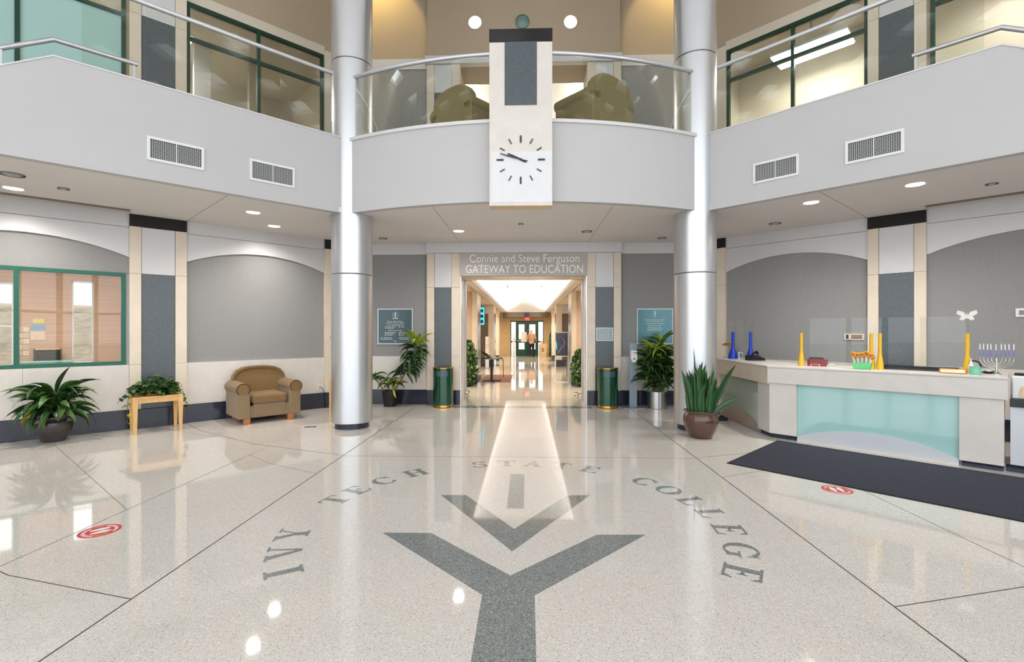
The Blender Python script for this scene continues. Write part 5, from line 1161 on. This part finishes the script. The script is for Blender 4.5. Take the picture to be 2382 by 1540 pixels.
def sticker(x, y, ang, label):
    s = thing('floor_sticker', label, 'sticker', (x, y, 0), 'red footprint stickers'); F = rotframe((x, y, 0), ang)
    MB(F).lathe([(0.137, 0), (0.137, 0.0014)], 0, 0, 48).build('disc', 'sticker_red', s)
    mb = MB(F); ring(mb, 0.137, 0.142, 0, 2 * PI, 0, 0.0012); mb.build('edge', 'sticker_pink', s)
    for t0, t1, m in ((0.25 * PI, 0.85 * PI, 'sticker_pink'), (1.15 * PI, 1.85 * PI, 'sticker_pink'), (-0.12 * PI, 0.16 * PI, 'sticker_orange'), (0.90 * PI, 1.10 * PI, 'sticker_orange')):
        mb = MB(F); ring(mb, 0.092, 0.116, t0, t1, 0.0012, 0.0020, 16); mb.build('ring_text_band', m, s)
    for sx in (-1, 1):
        f = [(0.034 * sx + 0.027 * math.cos(t) * (1.0 if math.sin(t) > 0 else 0.75), 0.004 + 0.066 * math.sin(t)) for t in [k * 2 * PI / 20 for k in range(20)]]
        MB(F).prism(f, 0.0012, 0.0022, 'c').build('footprint', 'sticker_white', s)
sticker(-3.325, 3.747, -PI / 4, 'round red footprint sticker on the floor at the left')
sticker(3.212, 4.95, PI / 4 - 0.9, 'round red footprint sticker on the floor beside the navy mat')

# ================================================================== office things behind the left window
fc = thing('office_counter', 'low teal office counter behind the left window', 'counter', FL(5.0, 2.55, 0))
MB(FL).box(4.66, 5.35, 2.35, 2.80, 0, 1.02).build('cabinet', 'teal_frost', fc, bevel=0.006); MB(FL).box(4.64, 5.37, 2.33, 2.82, 1.02, 1.05).build('worktop', 'teal_glass', fc)
pg = thing('paper_sorter', 'dark slatted paper sorter on the office counter', 'sorter', FL(4.96, 2.55, 1.05))
for k in range(6): MB(FL).box(4.79, 5.14, 2.42, 2.70, 1.055 + 0.036 * k, 1.067 + 0.036 * k).build('slat', 'dark_brown', pg)
MB(FL).box(4.775, 4.789, 2.42, 2.70, 1.05, 1.27).build('side', 'dark_brown', pg); MB(FL).box(5.141, 5.155, 2.42, 2.70, 1.05, 1.27).build('side', 'dark_brown', pg); MB(FL).box(4.79, 5.14, 2.69, 2.70, 1.05, 1.27).build('back', 'paper_peach', pg)
ps = thing('wall_poster', 'small blue and orange poster on the office brick wall', 'poster', FL(5.1, 2.82, 1.43))
MB(FL).box(5.0, 5.2, 2.815, 2.829, 1.60, 1.72).build('upper_print', 'paper_blue', ps); MB(FL).box(5.0, 5.2, 2.815, 2.829, 1.43, 1.60).build('lower_print', 'paper_peach', ps)
ps2 = MB(FL).box(5.02, 5.17, 2.815, 2.829, 1.75, 1.83).build('yellow_note', 'paper_yellow', origin=FL(5.1, 2.82, 1.75)); tag(ps2, 'yellow note above the office poster', 'note')
nb = thing('notice_board', 'pink paper covered board on the office wall by the mullion', 'board', FL(5.3, 2.82, 1.2))
for k in range(5):
    for j in range(2): MB(FL).box(5.22 + 0.09 * j, 5.30 + 0.09 * j, 2.815, 2.829, 1.14 + 0.11 * k, 1.23 + 0.11 * k).build('sheet', ['paper_peach', 'rose_stone'][(k + j) % 2], nb)

# ================================================================== corridor things
def bush(x, y, h, r, label, stake=False):
    p = thing('potted_bush', label, 'plant', (x, y, 0), 'corridor bushes')
    MB().lathe([(0.001, 0), (0.16, 0), (0.20, 0.28), (0.18, 0.28), (0.001, 0.26)], x, y, 24, close=False).build('pot', 'black', p, smooth=True)
    MB().tube([(x, y, 0.25), (x, y, h * 0.9)], 0.02, 7).build('trunk', 'cane', p)
    for part, m in (('foliage', 'leaf_dark'), ('foliage', 'leaf_mid')):
        mb = MB()
        for k in range(620):
            z = U(0.06, h); rr = r * math.sqrt(max(0.12, 1 - abs(z / h * 2 - 0.9) ** 2 * 0.75)); a = U(0, 2 * PI); d = rr * math.sqrt(U(0.2, 1))
            c = Vector((x + d * math.cos(a), y + d * math.sin(a), z)); t1 = Vector((U(-1, 1), U(-1, 1), U(-1, 0.4))).normalized() * 0.055; t2 = t1.cross(Vector((U(-1, 1), U(-1, 1), U(-1, 1)))).normalized() * 0.030
            mb.add([tuple(c - t1), tuple(c + t2), tuple(c + t1), tuple(c - t2)], [(0, 1, 2, 3)])
        mb.build(part, m, p, kind='stuff')
    if stake: MB().box(x - 0.02, x + 0.02, y - 0.02, y + 0.02, 0.3, h + 0.28).build('stake', 'wood_brown', p)
bush(-1.66, 13.9, 1.33, 0.34, 'tall bush in the first corridor alcove on the left')
bush(1.68, 13.95, 1.08, 0.34, 'staked bush in the first corridor alcove on the right', True)
for sx, l in ((-1, 'tiny leafy sprig at the left door jamb'), (1, 'tiny leafy sprig at the right door jamb')):
    sgp = thing('leafy_sprig', l, 'plant', (sx * 1.27, 11.0, 0), 'leafy sprigs')
    MB().tube([(sx * 1.27, 11.0, 0), (sx * 1.26, 11.0, 0.12), (sx * 1.23, 10.98, 0.2)], 0.005, 5).build('stem', 'stem_green', sgp)
    for k in range(7): leaf(sgp, (sx * 1.25 + U(-0.03, 0.03), 11.0, U(0.06, 0.2)), U(0, 2 * PI), U(0, 1), U(0.07, 0.12), 0.05, 'heart', 0.5, 'leaf_mid')
bt_ = thing('pedestal_table', 'black pedestal table in the corridor', 'table', (-1.03, 15.25, 0))
MB().lathe([(0.34, 0.72), (0.345, 0.735), (0.34, 0.75)], -1.03, 15.25, 32).build('tabletop', 'plaque_slate', bt_, smooth=True)
MB().lathe([(0.04, 0.03), (0.035, 0.72)], -1.03, 15.25, 16).build('pole', 'black', bt_, smooth=True)
for k in range(4):
    a = k * PI / 2 + 0.35; MB().tube([(-1.03, 15.25, 0.05), (-1.03 + 0.30 * math.cos(a), 15.25 + 0.30 * math.sin(a), 0.02)], 0.02, 8).build('foot', 'black', bt_)
gc = MB().add([(-0.80, 15.1, 0.756), (-0.70, 15.1, 0.756), (-0.70, 15.4, 0.756), (-0.80, 15.4, 0.756), (-0.66, 15.08, 0.68), (-0.66, 15.42, 0.68), (-0.65, 15.1, 0.15), (-0.65, 15.38, 0.12)], [(0, 1, 2, 3), (1, 4, 5, 2), (4, 6, 7, 5)])
gc = gc.build('green_runner', 'cloth_green', origin=(-0.7, 15.25, 0.15)); sm = gc.modifiers.new('t', 'SOLIDIFY'); sm.thickness = 0.012; tag(gc, 'green cloth runner hanging over the table edge', 'cloth')
lp = thing('slanted_stand', 'black slanted tablet stand on the pedestal table', 'stand', (-1.2, 15.2, 0.75))
MB().prism([(-1.34, 0.95), (-1.32, 0.98), (-1.06, 0.80), (-1.06, 0.752), (-1.16, 0.752)], 15.08, 15.3).build('panel', 'black_gloss', lp); MB().box(-1.33, -1.12, 15.12, 15.26, 0.752, 0.765).build('base', 'black', lp)
pp = MB().box(-1.0, -0.86, 15.08, 15.24, 0.751, 0.765).build('leaflet_pile', 'paper_white', origin=(-0.93, 15.16, 0.751)); tag(pp, 'small pile of white leaflets on the pedestal table', 'paper')
bm_ = thing('corridor_mat', 'brown mat on the corridor floor under the table', 'mat', (-0.9, 16.2, 0)); MB().box(-1.38, -0.43, 15.0, 17.5, 0, 0.008).build('pile', 'mat_brown', bm_)
ss = thing('poster_stand', 'white framed stand with black poster in the corridor', 'stand', (1.18, 15.1, 0))
mb = MB()
for x_ in (0.975, 1.375): mb.box(x_ - 0.012, x_ + 0.012, 15.09, 15.115, 0, 1.57)
mb.box(0.963, 1.387, 15.09, 15.115, 1.545, 1.57); mb.box(0.963, 1.387, 15.09, 15.115, 0.80, 0.825); mb.box(0.94, 1.41, 14.95, 15.25, 0, 0.012); mb.build('frame', 'white_plastic', ss)
pn = MB().box(0.987, 1.363, 15.092, 15.11, 0.825, 1.545).build('poster', 'poster_black', ss)
MB().tube([(1.05, 15.09, 0.90), (1.14, 15.09, 1.02), (1.19, 15.09, 1.18), (1.22, 15.09, 1.02), (1.27, 15.09, 1.25), (1.18, 15.09, 1.42)], [0.01, 0.025, 0.03, 0.03, 0.025, 0.008], 6).build('poster_swirl', 'poster_grey', pn)
MB().prism([(0.990, 1.30), (1.012, 1.22), (1.028, 1.05), (1.04, 0.98), (1.0, 1.08)], 15.088, 15.092).build('poster_highlight', 'screen_cyan', pn)
tv = thing('wall_screen', 'portrait cyan information screen in the second left alcove', 'screen', (-1.6, 17.0, 1.8))
MB().box(-1.82, -1.40, 17.0, 17.05, 1.80, 2.46).build('bezel', 'black', tv); sc_ = MB().box(-1.80, -1.42, 16.995, 17.0, 1.82, 2.44).build('display', 'screen_cyan', tv)
for k in range(3): MB().box(-1.60, -1.46, 16.99, 16.995, 1.88 + 0.19 * k, 1.99 + 0.19 * k).build('screen_block', 'screen_dark', sc_)
MB().tube([(-1.6, 17.03, 2.46), (-1.6, 17.03, 2.78)], 0.02, 8).build('hanger', 'black', tv)
sanitiser((-1.62, 20.6, 0), 'white sanitiser stand before the dark panel in the corridor', 'white_plastic', 1.36)
sanitiser((-0.72, 29.6, 0), 'distant sanitiser stand left of the far doors', 'white_plastic', 1.45)
ch = thing('black_chair', 'black metal chair in the second right alcove', 'chair', (1.72, 17.3, 0))
MB().box(1.50, 1.95, 17.08, 17.5, 0.43, 0.47).build('seat', 'black', ch, bevel=0.01); MB().box(1.91, 1.95, 17.08, 17.5, 0.55, 0.88).build('backrest', 'black', ch, bevel=0.01)
for (x_, y_) in ((1.52, 17.1), (1.52, 17.48), (1.93, 17.1), (1.93, 17.48)): MB().tube([(x_, y_, 0), (x_, y_, 0.44 if x_ < 1.6 else 0.86)], 0.012, 8).build('leg', 'grey_plastic', ch)
MB().tube([(1.52, 17.1, 0.44), (1.52, 17.1, 0.66), (1.93, 17.1, 0.68)], 0.015, 8).build('armrest', 'grey_plastic', ch)
bb = thing('beige_box', 'beige collection box with dark symbol by the far doors', 'box', (1.04, 29.3, 0))
MB().box(0.82, 1.26, 29.1, 29.5, 0, 0.80).build('body', 'box_beige', bb, bevel=0.01); MB().box(0.98, 1.10, 29.09, 29.10, 0.36, 0.56).build('symbol', 'dark_brown', bb); MB().box(1.01, 1.07, 29.085, 29.09, 0.42, 0.50).build('symbol_centre', 'box_beige', bb)
MB().tube([(0.98, 29.3, 0.80), (0.98, 29.3, 1.0)], [0.09, 0.07], 12).build('neck', 'box_beige', bb)
bush(1.66, 29.6, 1.55, 0.26, 'dark plant at the far end of the corridor on the right')
es = thing('easel_sign', 'white and yellow notice on an easel before the far doors', 'sign', (0.0, 29.8, 0))
MB().box(-0.27, 0.07, 29.78, 29.80, 0.92, 1.52).build('board', 'paper_white', es); MB().box(-0.285, -0.27, 29.78, 29.80, 0.92, 1.53).build('edge', 'paper_yellow', es); MB().box(-0.27, 0.07, 29.78, 29.80, 1.52, 1.535).build('edge', 'paper_yellow', es)
for x_ in (-0.14, 0.14): MB().tube([(x_ * 1.3 - 0.1, 29.82, 0), (x_ * 0.6 - 0.1, 29.82, 0.95)], 0.012, 6).build('leg', 'black', es)
ex = thing('exit_sign', 'red illuminated exit sign above the far doors', 'sign', (0.10, 30.3, 2.28))
MB().box(-0.03, 0.23, 30.28, 30.32, 2.27, 2.45).build('panel', 'exit_red', ex); text('EXIT', 0.13, 'paper_white', ex, (0.10, 30.277, 2.36), (PI / 2, 0, 0), 'letter', 0.001, width=0.2)
bx_ = thing('ceiling_speaker', 'black box mounted on the soffit above the exit sign', 'speaker', (0.06, 30.0, 2.53)); MB().box(-0.09, 0.21, 29.92, 30.1, 2.53, 2.76).build('body', 'black', bx_, bevel=0.01); MB().box(-0.06, 0.18, 29.912, 29.92, 2.56, 2.73).build('front', 'black_gloss', bx_)
for sx in (-1, 1):
    d = thing('vault_spot', 'small spotlight on the %s of the corridor vault' % ('left' if sx < 0 else 'right'), 'light', (sx * 0.72, 19.5, 3.40), 'vault spotlights')
    MB().lathe([(0.05, 3.36), (0.05, 3.44), (0.03, 3.47)], sx * 0.72, 19.5, 16).build('housing', 'grey_plastic', d, smooth=True); MB().lathe([(0.042, 3.352), (0.042, 3.36)], sx * 0.72, 19.5, 16).build('lens', 'lamp_off', d)

def alcove_fill(x, y, z, label, power):  # fill lamps added to brighten the dim corridor walls
    d = thing('alcove_fill', label, 'light', (x, y, z), 'corridor downlights')
    MB().lathe([(0.10, z - 0.008), (0.10, z + 0.002), (0.085, z + 0.002), (0.085, z - 0.008)], x, y, 20, close=False).build('trim_ring', 'white_plastic', d, smooth=True)
    MB().lathe([(0.001, z - 0.003), (0.085, z - 0.003)], x, y, 20, close=False).build('lens', 'lamp_lit', d)
    l_ = bpy.data.lights.new('alcove_fill_lamp', 'SPOT'); l_.energy = power; l_.color = (1.0, 0.85, 0.64); l_.spot_size = math.radians(165); l_.spot_blend = 1.0; l_.shadow_soft_size = 0.09
    o_ = bpy.data.objects.new('alcove_fill_lamp', l_); COL.objects.link(o_); o_.parent = d; o_.location = (0, 0, -0.02)
for sx in (-1, 1):
    for k, yy in enumerate((12.6, 18.6, 24.4, 28.6)):
        alcove_fill(sx * 1.78, yy, 2.78, 'recessed light in the %s alcove on the %s of the corridor' % (('first', 'second', 'third', 'fourth')[k], 'left' if sx < 0 else 'right'), 300)

# ================================================================== person at the far doors, seen from behind
def skinmesh(name, verts, edges, radii, material, parent, sub=2):
    me = bpy.data.meshes.new(name); org = ORG[parent.name]
    me.from_pydata([tuple(Vector(v) - org) for v in verts], edges, []); o = bpy.data.objects.new(name, me); COL.objects.link(o); o.parent = parent
    me.materials.append(MATS[material]); ORG[o.name] = org.copy()
    sk = o.modifiers.new('skin', 'SKIN'); sk.use_smooth_shade = True
    ms = me.skin_vertices[0].data if me.skin_vertices else None
    if ms is None:
        bpy.context.view_layer.objects.active = o; ms = me.skin_vertices[0].data
    for k, r in enumerate(radii): ms[k].radius = r if isinstance(r, tuple) else (r, r)
    for k in range(len(radii)): ms[k].use_root = (k == 0)
    ss_ = o.modifiers.new('sub', 'SUBSURF'); ss_.levels = sub; ss_.render_levels = sub
    return o
px_, py_ = 0.36, 29.6
pe = thing('person', 'person in plaid shirt and black trousers standing at the far doors', 'person', (px_, py_, 0))
Pp = lambda x, y, z: (px_ + x, py_ + y, z)
bv = [Pp(0, 0, 0.90), Pp(0, 0.01, 1.10), Pp(0, 0.02, 1.30), Pp(0, 0.05, 1.42), Pp(0, 0.08, 1.49), Pp(0, 0.11, 1.57), Pp(0, 0.115, 1.64),
      Pp(-0.17, 0.03, 1.37), Pp(-0.24, 0.0, 1.12), Pp(-0.20, 0.22, 0.98), Pp(-0.18, 0.30, 0.97),
      Pp(0.17, 0.03, 1.37), Pp(0.24, 0.0, 1.12), Pp(0.20, 0.22, 0.98), Pp(0.18, 0.30, 0.97),
      Pp(-0.09, 0, 0.84), Pp(-0.10, 0.02, 0.47), Pp(-0.11, 0, 0.09), Pp(-0.12, 0.14, 0.04),
      Pp(0.09, 0, 0.84), Pp(0.10, 0.02, 0.47), Pp(0.11, 0, 0.09), Pp(0.12, 0.14, 0.04)]
be = [(0, 1), (1, 2), (2, 3), (3, 4), (4, 5), (5, 6), (3, 7), (7, 8), (8, 9), (9, 10), (3, 11), (11, 12), (12, 13), (13, 14), (0, 15), (15, 16), (16, 17), (17, 18), (0, 19), (19, 20), (20, 21), (21, 22)]
br = [0.12, 0.115, 0.13, 0.075, 0.05, 0.082, 0.072, 0.055, 0.042, 0.03, 0.035, 0.055, 0.042, 0.03, 0.035, 0.09, 0.06, 0.042, 0.035, 0.09, 0.06, 0.042, 0.035]
body = skinmesh('body', bv, be, br, 'skin', pe)
hv = []; he = []; hr = []
for s, b in ((-1, bv[10]), (1, bv[14])):
    for q_, (dx, dz, L_) in enumerate(((-0.03, 0.0, 0.075), (-0.01, 0.005, 0.085), (0.01, 0.003, 0.08), (0.03, -0.004, 0.065), (-0.045 * -s, 0.02, 0.05))):
        i0 = len(hv); hv += [(b[0] + dx * 0.5, b[1] + 0.02, b[2] + dz), (b[0] + dx, b[1] + 0.02 + L_ * 0.6, b[2] + dz - 0.005), (b[0] + dx, b[1] + 0.02 + L_, b[2] + dz - 0.025)]
        MB().tube(hv[i0:i0 + 3], [0.010, 0.009, 0.006], 7).build('finger', 'skin', body, smooth=True)
sv = [Pp(0, 0, 0.93), Pp(0, 0.01, 1.10), Pp(0, 0.02, 1.28), Pp(0, 0.04, 1.40), Pp(-0.18, 0.03, 1.38), Pp(-0.25, 0.0, 1.12), Pp(-0.21, 0.20, 0.99), Pp(0.18, 0.03, 1.38), Pp(0.25, 0.0, 1.12), Pp(0.21, 0.20, 0.99)]
shirt = skinmesh('shirt', sv, [(0, 1), (1, 2), (2, 3), (3, 4), (4, 5), (5, 6), (3, 7), (7, 8), (8, 9)], [(0.19, 0.135), (0.18, 0.135), (0.20, 0.14), (0.10, 0.09), 0.085, 0.065, 0.05, 0.085, 0.065, 0.05], 'shirt_plaid', pe)
tvv = [Pp(0, 0, 0.92), Pp(-0.09, 0, 0.82), Pp(-0.10, 0.02, 0.47), Pp(-0.11, 0, 0.07), Pp(0.09, 0, 0.82), Pp(0.10, 0.02, 0.47), Pp(0.11, 0, 0.07)]
skinmesh('trousers', tvv, [(0, 1), (1, 2), (2, 3), (0, 4), (4, 5), (5, 6)], [(0.17, 0.13), (0.105, 0.12), 0.085, 0.07, (0.105, 0.12), 0.085, 0.07], 'trouser_black', pe)
for s in (-1, 1): MB().sphere(Pp(s * 0.115, 0.07, 0.04), (0.05, 0.13, 0.04), 14, 8).build('shoe', 'black', pe, smooth=True)
MB().sphere(Pp(0, 0.095, 1.60), (0.086, 0.098, 0.098), 18, 12, zmin=-0.35).build('hair', 'hair_white', pe, smooth=True)
for s in (-1, 1): MB().sphere(Pp(s * 0.085, 0.12, 1.57), (0.012, 0.022, 0.032), 8, 6).build('ear', 'skin', body, smooth=True)
MB().sphere(Pp(0, 0.205, 1.57), (0.014, 0.02, 0.022), 8, 6).build('nose', 'skin', body, smooth=True)
for s in (-1, 1): MB().sphere(Pp(s * 0.03, 0.185, 1.595), (0.012, 0.008, 0.008), 8, 6).build('eye', 'white_plastic', body, smooth=True)
MB().sphere(Pp(0, 0.192, 1.53), (0.024, 0.008, 0.006), 8, 6).build('mouth', 'red_box', body, smooth=True)
